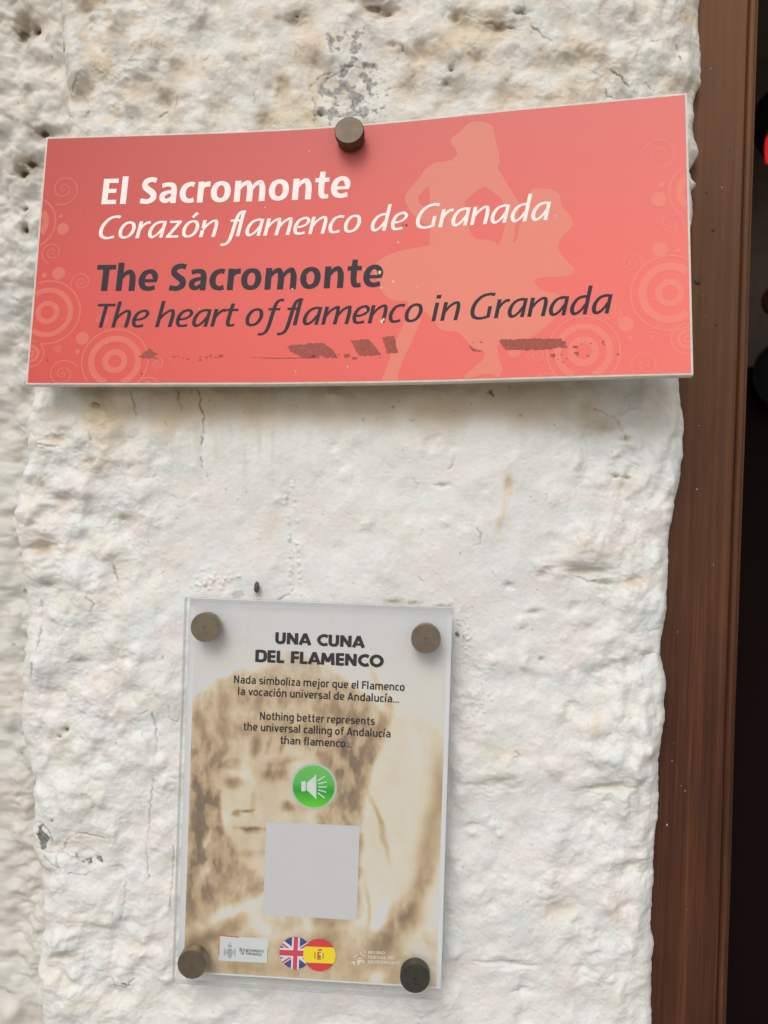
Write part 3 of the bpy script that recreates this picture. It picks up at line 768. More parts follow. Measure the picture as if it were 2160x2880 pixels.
def G_TECH(w=.2):
    n = [('l', 0, [(.1, 0, w), (.1, 1, w)]), ('r', 0, [(.1, .9, w), (.7, .9, w), (.7, 0, w)])]
    o = [('r', 1, [(.1, .9, w), (.7, .9, w), (.7, .1, w), (.1, .1, w)])]
    return {
        'a': (.95, [('r', 0, [(.14, .9, w), (.66, .9, w), (.66, 0, w)]), ('r', 0, [(.66, .53, w * .9), (.1, .53, w * .9), (.1, .1, w), (.66, .1, w * .9)])]),
        'b': (.98, [('l', 0, [(.1, 0, w), (.1, 1.42, w)]), ('r', 0, [(.1, .9, w), (.7, .9, w), (.7, .1, w), (.1, .1, w)])]),
        'c': (.80, [('r', 0, [(.60, .9, w), (.1, .9, w), (.1, .1, w), (.60, .1, w)])]),
        'd': (1.0, [('l', 0, [(.7, 0, w), (.7, 1.42, w)]), ('r', 0, [(.7, .9, w), (.1, .9, w), (.1, .1, w), (.7, .1, w)])]),
        'e': (.96, [('r', 0, [(.66, .1, w), (.1, .1, w), (.1, .9, w), (.7, .9, w), (.7, .48, w * .9), (.14, .48, w * .9)])]),
        'f': (.66, [('r', 0, [(.56, 1.34, w), (.22, 1.34, w), (.22, 0, w)]), ('l', 0, [(.0, .9, w * .9), (.54, .9, w * .9)])]),
        'g': (.98, [('r', 0, [(.7, .1, w), (.1, .1, w), (.1, .9, w), (.7, .9, w)]), ('r', 0, [(.7, 1, w), (.7, -.33, w), (.14, -.33, w)])]),
        'h': (1.0, [('l', 0, [(.1, 0, w), (.1, 1.42, w)]), n[1]]),
        'i': (.44, [('l', 0, [(.1, 0, w), (.1, 1, w)]), ('l', 0, [(.1, 1.2, w), (.1, 1.4, w)])]),
        'í': (.50, [('l', 0, [(.12, 0, w), (.12, 1, w)]), ('l', 0, [(.10, 1.16, w), (.32, 1.5, w)])]),
        'j': (.50, [('r', 0, [(.18, 1, w), (.18, -.33, w), (-.1, -.33, w)]), ('l', 0, [(.18, 1.2, w), (.18, 1.4, w)])]),
        'l': (.46, [('r', 0, [(.1, 1.42, w), (.1, .02, w)])]),
        'm': (1.55, [('l', 0, [(.1, 0, w), (.1, 1, w)]), ('r', 0, [(.1, .9, w), (.68, .9, w), (.68, 0, w)]), ('r', 0, [(.68, .9, w), (1.26, .9, w), (1.26, 0, w)])]),
        'n': (1.0, n), 'o': (.98, o), 'ó': (.98, o + [('l', 0, [(.36, 1.16, w), (.58, 1.5, w)])]),
        'p': (.98, [('l', 0, [(.1, -.42, w), (.1, 1, w)]), ('r', 0, [(.1, .9, w), (.7, .9, w), (.7, .1, w), (.1, .1, w)])]),
        'q': (1.0, [('l', 0, [(.7, -.42, w), (.7, 1, w)]), ('r', 0, [(.7, .9, w), (.1, .9, w), (.1, .1, w), (.7, .1, w)])]),
        'r': (.66, [('l', 0, [(.1, 0, w), (.1, 1, w)]), ('r', 0, [(.1, .6, w), (.12, .9, w), (.54, .9, w)])]),
        's': (.86, [('r', 0, [(.60, .9, w), (.1, .9, w), (.1, .52, w), (.64, .48, w), (.64, .1, w), (.08, .1, w)])]),
        't': (.72, [('r', 0, [(.24, 1.32, w), (.24, .1, w), (.58, .1, w)]), ('l', 0, [(.02, .9, w * .9), (.56, .9, w * .9)])]),
        'u': (1.0, [('r', 0, [(.1, 1, w), (.1, .1, w), (.7, .1, w)]), ('l', 0, [(.7, 0, w), (.7, 1, w)])]),
        'v': (.86, [('l', 0, [(.06, 1, w), (.37, .02, w)]), ('l', 0, [(.37, .02, w), (.68, 1, w)])]),
        'z': (.80, [('l', 0, [(.04, .9, w), (.60, .9, w)]), ('l', 0, [(.56, .88, w), (.08, .12, w)]), ('l', 0, [(.04, .1, w), (.62, .1, w)])]),
        'N': (1.14, [('l', 0, [(.1, 0, w), (.1, 1.36, w)]), ('l', 0, [(.1, 1.3, w), (.8, .06, w)]), ('l', 0, [(.8, 0, w), (.8, 1.36, w)])]),
        'F': (.90, [('l', 0, [(.1, 0, w), (.1, 1.36, w)]), ('l', 0, [(.1, 1.26, w), (.76, 1.26, w)]), ('l', 0, [(.1, .72, w), (.68, .72, w)])]),
        'A': (1.14, [('l', 0, [(.06, 0, w), (.46, 1.36, w)]), ('l', 0, [(.86, 0, w), (.46, 1.36, w)]), ('l', 0, [(.18, .38, w), (.74, .38, w)])]),
        '.': (.40, [('l', 0, [(.1, 0, w), (.1, .2, w)])]),
        ' ': (.42, [])}


def G_CAPS(w=.22):
    return {
        'A': (.92, [('l', 0, [(.05, 0, w), (.42, 1, w)]), ('l', 0, [(.79, 0, w), (.42, 1, w)]), ('l', 0, [(.18, .27, w * .8), (.66, .27, w * .8)])]),
        'C': (.86, [('s', 0, [(.78, .80, w), (.54, .90, w), (.24, .78, w), (.11, .5, w), (.24, .22, w), (.54, .10, w), (.78, .20, w)])]),
        'D': (.90, [('l', 0, [(.11, 0, w), (.11, 1, w)]), ('r', 0, [(.11, .9, w * .9), (.72, .9, w), (.72, .1, w), (.11, .1, w * .9)])]),
        'E': (.68, [('l', 0, [(.11, 0, w), (.11, 1, w)])] + [('l', 0, [(.1, y, w * .9), (.58, y, w * .9)]) for y in (.9, .5, .1)]),
        'F': (.66, [('l', 0, [(.11, 0, w), (.11, 1, w)])] + [('l', 0, [(.1, y, w * .9), (.58, y, w * .9)]) for y in (.9, .48)]),
        'G': (.94, [('s', 0, [(.78, .80, w), (.54, .90, w), (.24, .78, w), (.11, .5, w), (.24, .22, w), (.54, .10, w), (.78, .20, w)]), ('l', 0, [(.78, .1, w), (.78, .5, w)])]),
        'I': (.34, [('l', 0, [(.11, 0, w), (.11, 1, w)])]),
        'L': (.64, [('l', 0, [(.11, 0, w), (.11, 1, w)]), ('l', 0, [(.1, .1, w * .9), (.56, .1, w * .9)])]),
        'M': (1.10, [('l', 0, [(.10, 0, w), (.16, 1, w)]), ('l', 0, [(.88, 0, w), (.82, 1, w)]), ('l', 0, [(.16, .95, w), (.49, .25, w)]), ('l', 0, [(.82, .95, w), (.49, .25, w)])]),
        'N': (.94, [('l', 0, [(.11, 0, w), (.11, 1, w)]), ('l', 0, [(.11, .95, w), (.71, .05, w)]), ('l', 0, [(.71, 0, w), (.71, 1, w)])]),
        'O': (1.06, [('s', 1, [(.50, .90, w), (.22, .77, w), (.11, .5, w), (.22, .23, w), (.50, .10, w), (.78, .23, w), (.89, .5, w), (.78, .77, w)])]),
        'R': (.78, [('l', 0, [(.11, 0, w), (.11, 1, w)]), ('r', 0, [(.11, .9, w * .9), (.6, .9, w), (.6, .46, w), (.11, .46, w * .9)]), ('l', 0, [(.36, .44, w), (.66, 0, w)])]),
        'S': (.70, [('s', 0, [(.58, .84, w * .9), (.34, .91, w * .9), (.12, .74, w), (.32, .52, w), (.54, .27, w), (.32, .09, w * .9), (.07, .17, w * .9)])]),
        'T': (.72, [('l', 0, [(0, .9, w * .9), (.68, .9, w * .9)]), ('l', 0, [(.34, 0, w), (.34, .9, w)])]),
        'U': (.88, [('r', 0, [(.11, 1, w), (.11, .1, w), (.65, .1, w), (.65, 1, w)])]),
        'V': (.88, [('l', 0, [(.05, 1, w), (.40, .03, w)]), ('l', 0, [(.75, 1, w), (.40, .03, w)])]),
        'Y': (.82, [('l', 0, [(.05, 1, w), (.38, .45, w)]), ('l', 0, [(.71, 1, w), (.38, .45, w)]), ('l', 0, [(.38, 0, w), (.38, .5, w)])]),
        ' ': (.42, [])}


def lettering(text, font, p0, p1, size, shear=0.0, small=None, rr=.32, embolden=1.0):
    """strokes of a line of text fitted between the local points p0 and p1 (baseline). Returns verts (x,y,layer) and faces"""
    p0, p1 = np.array(p0, float), np.array(p1, float)
    adv = 0.0
    items = []
    for ch in text:
        k, sc = ch, 1.0
        if small and ch.islower():
            k, sc = ch.upper(), small
        a, st = font[k]
        items.append((adv, sc, st))
        adv += a * sc
    last = max((p[0] * sc for (_, sc, st) in items[-1:] for s in st for p in s[2]), default=0)
    total = items[-1][0] + last + .1
    L = np.linalg.norm(p1 - p0)
    d = (p1 - p0) / L
    nrm = np.array([-d[1], d[0]])
    sx = L / total
    V, Fc, li = [], [], 0
    for (ax, sc, st) in items:
        for (kind, closed, pts) in st:
            if kind == 's':
                P = catmull(pts, closed)
            elif kind == 'r':
                P = rounded(pts, rr, closed)
            else:
                P = [np.array(p, float) for p in pts]
            P = [np.array([p[0] * sc, p[1] * sc, p[2] * sc * embolden]) for p in P]
            vs, qs = strip(P, closed)
            b = len(V)
            for v in vs:
                x = (ax + v[0]) * sx + v[1] * size * shear
                y = v[1] * size
                q = p0 + d * x + nrm * y
                V.append((q[0], q[1], li % 6))
            Fc += [tuple(b + i for i in q) for q in qs]
            li += 1
    return V, Fc


# ------------------------------------------------------------------ the red sign: a bowed board
SW, SH, ST = 0.50, 0.205, 0.009
top_px = [(130, 385), (400, 377), (651, 369), (840, 360), (944, 353), (1080, 343), (1250, 326), (1438, 306), (1690, 283), (1932, 260)]
bot_px = [(72, 1084), (400, 1084), (760, 1083), (1080, 1079), (1240, 1076), (1470, 1069), (1800, 1060), (1950, 1057)]


def edge_curve(pp, y0, y1, y2):
    x = np.array([p[0] for p in pp], float)
    y = np.array([p[1] for p in pp], float)
    xs = np.linspace(x[0], x[-1], 241)
    ys = np.interp(xs, x, y)
    k = np.exp(-np.linspace(-2.2, 2.2, 31) ** 2)
    k /= k.sum()
    pad = 15
    ext = np.concatenate([2 * ys[0] - ys[pad:0:-1], ys, 2 * ys[-1] - ys[-2:-pad - 2:-1]])
    ys = np.convolve(ext, k, 'valid')
    f = (xs - xs[0]) / (xs[-1] - xs[0])
    q = np.where(f < .48, y0 + (y1 - y0) * f / .48, y1 + (y2 - y1) * ((f - .48) / .52) ** 1.25)
    P = at(xs, ys, -q)
    s = np.concatenate([[0], np.cumsum(np.linalg.norm(np.diff(P, axis=0), axis=1))])
    return P, s / s[-1]


TP, TS = edge_curve(top_px, .031, .029, .052)
BP, BS = edge_curve(bot_px, .028, .027, .050)


def S3(s, t, lift=0.0):
    """board-local (0..1, 0..1 downwards) -> place; lift is metres proud of the face"""
    s, t = np.asarray(s, float), np.asarray(t, float)

    def ev(P, S, q):
        lo, hi = np.minimum(q, 0)[..., None], np.maximum(q - 1, 0)[..., None]
        d0, d1 = (P[6] - P[0]) / (S[6] - S[0]), (P[-1] - P[-7]) / (S[-1] - S[-7])
        return np.stack([np.interp(q, S, P[:, i]) for i in range(3)], -1) + d0 * lo + d1 * hi
    T, Bt = ev(TP, TS, s), ev(BP, BS, s)
    P = T + (Bt - T) * t[..., None]
    sc_ = np.clip(s, .01, .99)
    du = ev(TP, TS, sc_ + .01) - ev(TP, TS, sc_ - .01)
    n = np.cross(du, Bt - T)
    n = n / np.linalg.norm(n, axis=-1, keepdims=True)
    n = np.where(n[..., 1:2] > 0, -n, n)
    return P + n * np.asarray(lift)[..., None]


def inv(px, py):
    """photo pixel on the sign -> board-local s, t"""
    s, t = (px - 100) / 1840.0, (py - 330) / 740.0
    for _ in range(12):
        x0, y0 = proj(S3(s, t))
        x1, y1 = proj(S3(s + 1e-3, t))
        x2, y2 = proj(S3(s, t + 1e-3))
        J = np.array([[x1 - x0, x2 - x0], [y1 - y0, y2 - y0]]) / 1e-3
        ds = np.linalg.solve(J, [px - x0, py - y0])
        s, t = s + ds[0], t + ds[1]
        if abs(ds[0]) + abs(ds[1]) < 1e-7:
            break
    return s, t


def loc(px, py):
    s, t = inv(px, py)
    return s * SW, (1 - t) * SH            # metres, y up


def red_ink(s, t):
    """printed gradient, deep red above, salmon below; light and glare painted in rightwards"""
    s, t = np.asarray(s, float)[..., None], np.asarray(t, float)[..., None]
    c_tl, c_tr = lin((191, 81, 77)), lin((229, 124, 117))
    c_bl, c_br = lin((215, 86, 79)), lin((247, 125, 116))
    mid = lin((241, 113, 104))
    a = c_tl * (1 - s) + c_tr * s
    b = c_bl * (1 - s) + c_br * s
    f = np.clip(t * 1.5, 0, 1)
    c = a * (1 - f) + b * f
    g = np.exp(-(((s - .6) / .4) ** 2 + ((t - .75) / .45) ** 2))
    return c * (1 - .45 * g) + mid * .45 * g


M_PRINT = mat('sign_print', rough=0.45, spec=0.28, attr='Col')
add_grain(M_PRINT, 1500.0, 0.03, bump=0.05, bscale=900.0, bdist=0.0002, detail=2)
M_BOARD = mat('board_edge', (0.66, 0.62, 0.54, 1), rough=0.6)
add_grain(M_BOARD, 120.0, 0.12)

bx = S3(0.5, 0.5)
sign = thing('red_sign', 'long bowed red sign with white and black lettering about the Sacromonte and a pale dancer', 'sign', tuple(float(v) for v in at(1010, 1084, -0.02)))
# board body: front sheet, back sheet and rim
ns = 90
ss = np.linspace(0, 1, ns)


def board():
    rows = []
    e = 0.0012
    for (t, lift) in [(0.004, -ST), (0.0, -ST + .0008), (0.0, -.0008), (0.004, 0.0), (0.5, 0.0), (0.996, 0.0), (1.0, -.0008), (1.0, -ST + .0008), (0.996, -ST), (0.5, -ST)]:
        rows.append(S3(ss, np.full(ns, t), np.full(ns, lift)))
    R = np.array(rows)
    nr = len(rows)
    Fq = []
    for i in range(nr):
        for j in range(ns - 1):
            a, b = i * ns + j, ((i + 1) % nr) * ns + j
            Fq.append((a, a + 1, b + 1, b))
    V = R.reshape(-1, 3)
    me = bpy.data.meshes.new('board')
    caps = [tuple(i * ns for i in range(nr)), tuple(i * ns + ns - 1 for i in reversed(range(nr)))]
    me.from_pydata([tuple(v) for v in V], [], Fq + caps)
    me.update()
    return me


put('board', board(), M_BOARD, sign)


def print_grid(name, parent):
    s = np.linspace(.0028, .9972, 150)
    t = np.linspace(.008, .990, 60)
    S, T = np.meshgrid(s, t)
    V = S3(S, T, np.full(S.shape, .00005))
    c = red_ink(S, T)
    return put(name, mesh_np(name, V, grid_faces(60, 150), c), M_PRINT, parent)


print_grid('background_print', sign)


def sheet_mesh(name, V, Fc, lift, colour, parent, layer=4e-6, material=None):
    """verts in board metres (x, y, layer) bent onto the board; colour is a function of s,t or a constant"""
    V = np.array(V, float)
    s = np.clip(V[:, 0] / SW, .003, .997)
    t = np.clip(1 - V[:, 1] / SH, .008, .990)
    P = S3(s, t, lift + V[:, 2] * layer)
    me = bpy.data.meshes.new(name)
    me.from_pydata([tuple(p) for p in P], [], Fc)
    me.update()
    set_cols(me, colour(s, t) if callable(colour) else np.tile(np.array(colour), (len(V), 1)))
    return put(name, me, material or M_PRINT, parent)


def poly_cut(loops, step=.008):
    """fill loops (2D, first is the outline, others holes) and cut it every few mm so that it can follow the bow"""
    tris = tessellate_polygon([[Vector((p[0], p[1], 0)) for p in lp] for lp in loops])
    flat = [p for lp in loops for p in lp]
    bm = bmesh.new()
    vs = [bm.verts.new((p[0], p[1], 0)) for p in flat]
    for tr in tris:
        try:
            bm.faces.new([vs[i] for i in tr])
        except ValueError:
            pass
    xs = [p[0] for p in flat]
    x = min(xs) + step
    while x < max(xs):
        bmesh.ops.bisect_plane(bm, geom=bm.verts[:] + bm.edges[:] + bm.faces[:], plane_co=(x, 0, 0), plane_no=(1, 0, 0))
        x += step
    bm.verts.index_update()
    V = [(v.co.x, v.co.y, 0) for v in bm.verts]
    Fc = [tuple(v.index for v in f.verts) for f in bm.faces]
    bm.free()
    return V, Fc


def smooth_loop(P, n=4):
    Q = catmull([(p[0], p[1], 0) for p in P], True, n)
    return [(q[0], q[1]) for q in Q]


def pale_ink(a, col=(238, 176, 146)):
    c1 = lin(col)
    return lambda s, t: red_ink(s, t) * (1 - a) + c1 * a


# dancer silhouette (outline measured on the sign, 2.592 px per photo pixel, from 1060,300)
cv = lambda L: [loc(1060 + x / 2.592, 300 + y / 2.592) for x, y in L]
body = [(740, 108), (800, 116), (848, 155), (862, 230), (884, 320), (896, 400), (884, 450), (925, 520), (985, 620), (1028, 690), (1040, 745), (1024, 810), (1008, 880), (1004, 930), (990, 985), (1012, 985), (1030, 935), (1040, 870),
        (1075, 800), (1110, 720), (1112, 650), (1128, 606), (1200, 598), (1290, 610), (1334, 650), (1350, 725), (1402, 785), (1428, 850), (1398, 905), (1345, 955), (1322, 1030), (1368, 1108), (1434, 1175), (1432, 1215), (1370, 1238), (1240, 1242),
        (1150, 1265), (1165, 1305), (1235, 1352), (1300, 1358), (1330, 1372), (1345, 1400), (1335, 1450), (1290, 1550), (1180, 1645), (1110, 1690), (1000, 1700), (900, 1720), (880, 1775), (900, 1868), (916, 1915), (890, 1968), (850, 1956), (805, 1948), (760, 1954),
        (700, 1975), (650, 1982), (640, 1960), (700, 1905), (765, 1850), (786, 1800), (745, 1770), (680, 1735), (640, 1690), (590, 1645), (500, 1636), (440, 1603), (420, 1560), (375, 1520), (345, 1490), (318, 1560), (262, 1700), (202, 1820), (172, 1900),
        (150, 1965), (156, 2030), (36, 2030), (58, 1930), (90, 1845), (118, 1750), (160, 1660), (205, 1560), (222, 1480), (222, 1420), (150, 1416), (85, 1398), (40, 1350), (20, 1290), (-20, 1230), (-30, 1180), (10, 1125), (62, 1093), (140, 1060), (240, 1036), (370, 1014),
        (386, 990), (384, 880), (330, 845), (245, 762), (204, 675), (226, 622), (300, 530), (362, 450), (430, 410), (520, 396), (572, 370), (582, 322), (545, 275), (545, 228), (600, 190), (645, 140), (690, 112)]
hole1 = [(380, 588), (335, 618), (300, 665), (318, 712), (382, 742)]
hole2 = [(775, 585), (700, 640), (640, 705), (672, 790), (668, 870), (698, 945), (740, 968), (800, 970), (850, 984), (886, 1004), (905, 965), (935, 870), (958, 790), (940, 720), (880, 650), (812, 596)]
Vd, Fd = poly_cut([smooth_loop(cv(body), 3), smooth_loop(cv(hole1), 3), smooth_loop(cv(hole2), 3)])
sheet_mesh('dancer_print', Vd, Fd, .00009, pale_ink(.40, (228, 164, 136)), sign)

# rings, dots and spirals at both ends
OV, OF = [], []


def add_poly(V, Fc, lay=0):
    b = len(OV)
    OV.extend([(v[0], v[1], lay) for v in V])
    OF.extend([tuple(b + i for i in f) for f in Fc])


def px_scale(px, py):
    x0, y0 = proj(S3(*inv(px, py)))
    a, b = loc(px, py), loc(px + 4, py)
    return (b[0] - a[0]) / 4


LAY = [0]


def ring(px, py, r, wd):
    c, k = loc(px, py), px_scale(px, py)
    P = [(c[0] + r * k * math.cos(a), c[1] + r * k * math.sin(a), wd * k) for a in np.linspace(0, 2 * np.pi, 72)[:-1]]
    x0, x1, y0, y1 = .0015, SW - .0015, SH * .010, SH * .992
    run = []
    # keep only what is on the board
    for i in range(72):
        p = P[i % 71]
        ok = x0 < p[0] < x1 and y0 < p[1] < y1
        if ok:
            run.append(p)
        if (not ok or i == 71) and len(run) > 2:
            V, Q = strip(run)
            LAY[0] += 1
            add_poly(V, Q, LAY[0] % 9)
        if not ok:
            run = []


def dot(px, py, r):
    c, k = loc(px, py), px_scale(px, py)
    V = [(c[0], c[1])] + [(c[0] + r * k * math.cos(a), c[1] + r * k * math.sin(a)) for a in np.linspace(0, 2 * np.pi, 29)[:-1]]
    LAY[0] += 1
    add_poly(V, [(0, i + 1, (i + 1) % 28 + 1) for i in range(28)], LAY[0] % 9)


def spiral(px, py, r, turns=2.3, ph=0.4, wd=3.2, sgn=1):
    c, k = loc(px, py), px_scale(px, py)
    P = []
    for a in np.linspace(0, 1, 80):
        q = r * k * (0.06 + .94 * a ** 1.5)
        th = ph + sgn * a * turns * 2 * np.pi
        x, y = c[0] + q * math.cos(th), c[1] + q * math.sin(th)
        if .0015 < x < SW - .0015 and SH * .01 < y < SH * .992:
            P.append((x, y, wd * k * (.6 + .5 * a)))
    if len(P) > 3:
        V, Q = strip(P)
        LAY[0] += 1
        add_poly(V, Q, LAY[0] % 9)


def motif(name):
    global OV, OF
    if OF:
        sheet_mesh(name, OV, OF, .00013, pale_ink(.25, (240, 172, 142)), sign)
    OV, OF = [], []


for (x, y, rs) in [(134, 879, [(91, 4.5), (64.5, 15), (26.5, 15)]), (323, 1016, [(93, 4.5), (66, 18), (27, 17)]), (86, 995, [(37.6, 4.5), (21, 9), (8, 7)]), (82, 627, [(74, 5), (47, 18)]), (415, 1098, [(38, 5), (24, 7)]),
                   (1884, 824, [(111, 5.5), (78.5, 23), (32, 19)]), (1641, 989, [(103, 5), (74, 19), (34, 22)]), (1933, 953, [(45, 5), (24, 10), (9, 7)]), (1963, 537, [(82, 5), (52, 20)]), (1538, 1092, [(44, 5), (28, 8)])]:
    for r, wd in rs:
        ring(x, y, r, wd)
        motif('printed_ring')
for (x, y, r) in [(177, 644, 17), (171, 608, 5.5), (165, 769, 18.5), (125, 774, 7), (232, 952, 18.5), (218, 989, 7), (1853, 561, 21.7), (1861, 520, 7.5), (1856, 701, 21.7), (1906, 704, 7), (1760, 912, 22), (1772, 952, 8), (1446, 988, 19), (1480, 1071, 8)]:
    dot(x, y, r)
    motif('printed_dot')
for (x, y, r, ph, sg) in [(180, 532, 46, .5, -1), (147, 710, 32, 2, 1), (229, 794, 29, 1, 1), (164, 983, 13, 1, 1), (176, 1052, 44, 3, -1), (441, 1023, 20, 0, 1), (290, 900, 18, 1, 1),
                          (1857, 439, 52, .2, 1), (1888, 631, 36, 2, -1), (1776, 739, 36, 1, -1), (1837, 947, 17, 0, 1), (1817, 1025, 52, 3, 1), (1509, 1000, 26, 1, 1), (1720, 880, 30, 1.2, -1)]:
    spiral(x, y, r, 2.4, ph, 3.4, sg)
    motif('printed_spiral')

BOLD, ITAL = G_BOLD(), G_ITAL()
white_ink = lin((250, 240, 233))
black_ink = lin((46, 43, 50))
for text, font, a, b, xh, sh, colr, nm in [
    ('El Sacromonte', BOLD, (285, 575), (986, 555.5), 59, .035, white_ink, 'white_bold_line'),
    ('Corazón flamenco de Granada', ITAL, (273, 672), (1541, 619), 48.5, .20, white_ink, 'white_italic_line'),
    ('The Sacromonte', BOLD, (266, 818.5), (1078, 806.5), 60.5, .035, black_ink, 'black_bold_line'),
    ('The heart of flamenco in Granada', ITAL, (259, 921.5), (1714, 881.5), 50.5, .20, black_ink, 'black_italic_line')]:
    p0, p1 = loc(*a), loc(*b)
    m = loc((a[0] + b[0]) / 2, (a[1] + b[1]) / 2)
    m2 = loc((a[0] + b[0]) / 2, (a[1] + b[1]) / 2 - xh)
    size = abs(m2[1] - m[1])
    Vt, Ft = lettering(text, font, p0, p1, size, sh, embolden=1.07 if font is ITAL else 1.0)
    colf = (lambda base: (lambda s, t: np.tile(base, (len(np.atleast_1d(s)), 1)) * (1 + .0 * np.atleast_1d(s)[:, None])))(colr)
    sheet_mesh(nm, Vt, Ft, .00020, colf, sign)

# brown remains of torn tape along the bottom, chips where the print came off
RV, RF = [], []
rg = np.random.RandomState(4)


def rough_poly(P, amp=2.0):
    out = []
    for i in range(len(P)):
        a, b = np.array(P[i], float), np.array(P[(i + 1) % len(P)], float)
        n = max(1, int(np.hypot(*(b - a)) / 5))
        for k in range(n):
            out.append(tuple(a + (b - a) * k / n + rg.uniform(-amp, amp, 2)))
    V, Fc = poly_cut([[loc(*p) for p in out]], .01)
    b = len(RV)
    RV.extend(V)
    RF.extend([tuple(b + i for i in f) for f in Fc])


q6 = lambda L: [(360 + x / 2.074, 920 + y / 2.074) for x, y in L]
q7 = lambda L: [(1240 + x / 2.9625, 900 + y / 2.9625) for x, y in L]
M_TAPE = mat('tape_residue', rough=0.75, attr='Col')
add_grain(M_TAPE, 700.0, 0.25)
n_tape = 0


def flush_tape(name, kind=None):
    global RV, RF
    o = sheet_mesh(name, RV, RF, .00026, lambda s, t: np.tile(lin((163, 84, 74)), (len(s), 1)), sign, material=M_TAPE)
    if kind:
        o['kind'] = kind
    RV, RF = [], []


rough_poly(q6([(925, 112), (1000, 100), (1135, 92), (1175, 120), (1200, 142), (1215, 176), (1150, 178), (1125, 160), (1100, 176), (1010, 176), (985, 158), (950, 140)]))
flush_tape('tape_residue')
rough_poly(q6([(1295, 76), (1400, 70), (1440, 110), (1478, 160), (1400, 165), (1352, 168), (1320, 120)]))
flush_tape('tape_residue')
rough_poly(q6([(1480, 60), (1556, 52), (1560, 100), (1574, 150), (1515, 155), (1495, 100)]))
flush_tape('tape_residue')
rough_poly(q6([(60, 176), (95, 150), (125, 122), (150, 145), (176, 156), (150, 170), (190, 184), (110, 182)]), 1.5)
flush_tape('tape_residue')
rough_poly(q7([(482, 168), (560, 162), (700, 158), (1000, 154), (1030, 195), (1056, 226), (960, 232), (900, 246), (740, 250), (540, 250), (505, 205)]))
flush_tape('tape_residue')
rough_poly(q7([(228, 210), (265, 232), (295, 250), (350, 256), (320, 264), (262, 258)]), 1.0)
flush_tape('tape_residue')
for k in range(46):
    ch = rg.randint(5)
    cx, cy, sx_, sy_ = [(1355, 962, 20, 8), (1650, 966, 34, 6), (1620, 1004, 40, 8), (930, 1003, 60, 4), (560, 1004, 40, 3)][ch]
    x, y, r = rg.normal(cx, sx_), rg.normal(cy, sy_), rg.choice([1.2, 1.8, 2.6, 5.0])
    rough_poly([(x - r * 1.6, y - r * .5), (x + r, y - r * .8), (x + r * 1.5, y + r * .5), (x - r, y + r * .7)], .8)
rough_poly([(700, 1004.5), (760, 1006), (820, 1006), (900, 1005), (900, 1007), (760, 1008)], .6)
flush_tape('tape_crumbs', 'stuff')
RV, RF = [], []
for (x, y, r) in [(1068, 766, 4.5), (1106, 792, 3.5), (1073, 810, 3), (1074, 904, 5), (1079, 898, 3.5), (822, 813, 2.5), (1024, 757, 1.8), (862, 774, 1.5), (978, 1031, 2.5), (832, 1045, 1.8), (1028, 874, 2), (1562, 608, 3), (1566, 613, 2), (870, 425, 1.6), (746, 584, 2), (1120, 682, 2.5), (1560, 608, 2)] + \
        [(rg.uniform(150, 1900), rg.uniform(420, 1040), rg.uniform(.7, 1.4)) for _ in range(26)]:
    rough_poly([(x - r, y - r * .3), (x, y - r * 1.3), (x + r, y - r * .3), (x + r * .4, y + r * 1.4), (x - r * .5, y + r)], .5)
sheet_mesh('chipped_spots', RV, RF, .00032, lambda s, t: np.tile(lin((222, 205, 178)), (len(s), 1)), sign)['kind'] = 'stuff'
RV, RF = [], []
for (x, y, r) in [(568, 645, 2.6), (1143, 633, 3), (1133, 634, 2), (133, 1013, 1.8), (398, 1051, 2.0), (1137, 607, 1.6)]:
    rough_poly([(x - r, y - r * .3), (x, y - r * 1.3), (x + r, y - r * .3), (x + r * .4, y + r * 1.4), (x - r * .5, y + r)], .4)
sheet_mesh('dark_specks', RV, RF, .00032, lambda s, t: np.tile(lin((88, 60, 56)), (len(s), 1)), sign)['kind'] = 'stuff'

# ------------------------------------------------------------------ metal caps
def metal(name, r, g, b, rough):
    m = mat(name, L4(r, g, b), rough=rough, metal=1.0)
    add_grain(m, 110.0, 0.14, bump=0.06, bscale=900.0, bdist=0.0002)
    return m


M_CAP = metal('worn_nickel', 150, 137, 120, .33)
M_CAP_D = metal('dark_tarnished_nickel', 96, 94, 90, .5)
M_CAP_O = metal('oxidised_brass', 98, 88, 78, .55)


def cap_mesh(name, r, h, groove=False):
    prof = [(r * .97, 0), (r, .0005), (r, h - .0012), (r * .985, h - .0005), (r * .955, h), (.0011, h), (.0007, h - .0008), (0, h - .0009)]
    if groove:
        prof = [(r * .90, 0), (r * .93, .0006), (r * .93, h * .42), (r * .88, h * .50), (r * 1.0, h * .58), (r * 1.0, h - .001), (r * .985, h - .0004), (r * .955, h), (0, h + .0002)]
    n = 56
    V, Fc = [], []
    for (q, z) in prof:
        for k in range(n):
            a = 2 * np.pi * k / n
            V.append((q * math.cos(a), q * math.sin(a), z))
    for i in range(len(prof) - 1):
        for k in range(n):
            Fc.append((i * n + k, i * n + (k + 1) % n, (i + 1) * n + (k + 1) % n, (i + 1) * n + k))
    me = bpy.data.meshes.new(name)
    me.from_pydata(V, [], Fc)
    bm = bmesh.new()
    bm.from_mesh(me)
    bmesh.ops.remove_doubles(bm, verts=bm.verts[:], dist=1e-6)
    bmesh.ops.recalc_face_normals(bm, faces=bm.faces[:])
    bm.to_mesh(me)
    bm.free()
    me.update()
    for p in me.polygons:
        p.use_smooth = True
    me.set_sharp_from_angle(angle=math.radians(28))
    return me


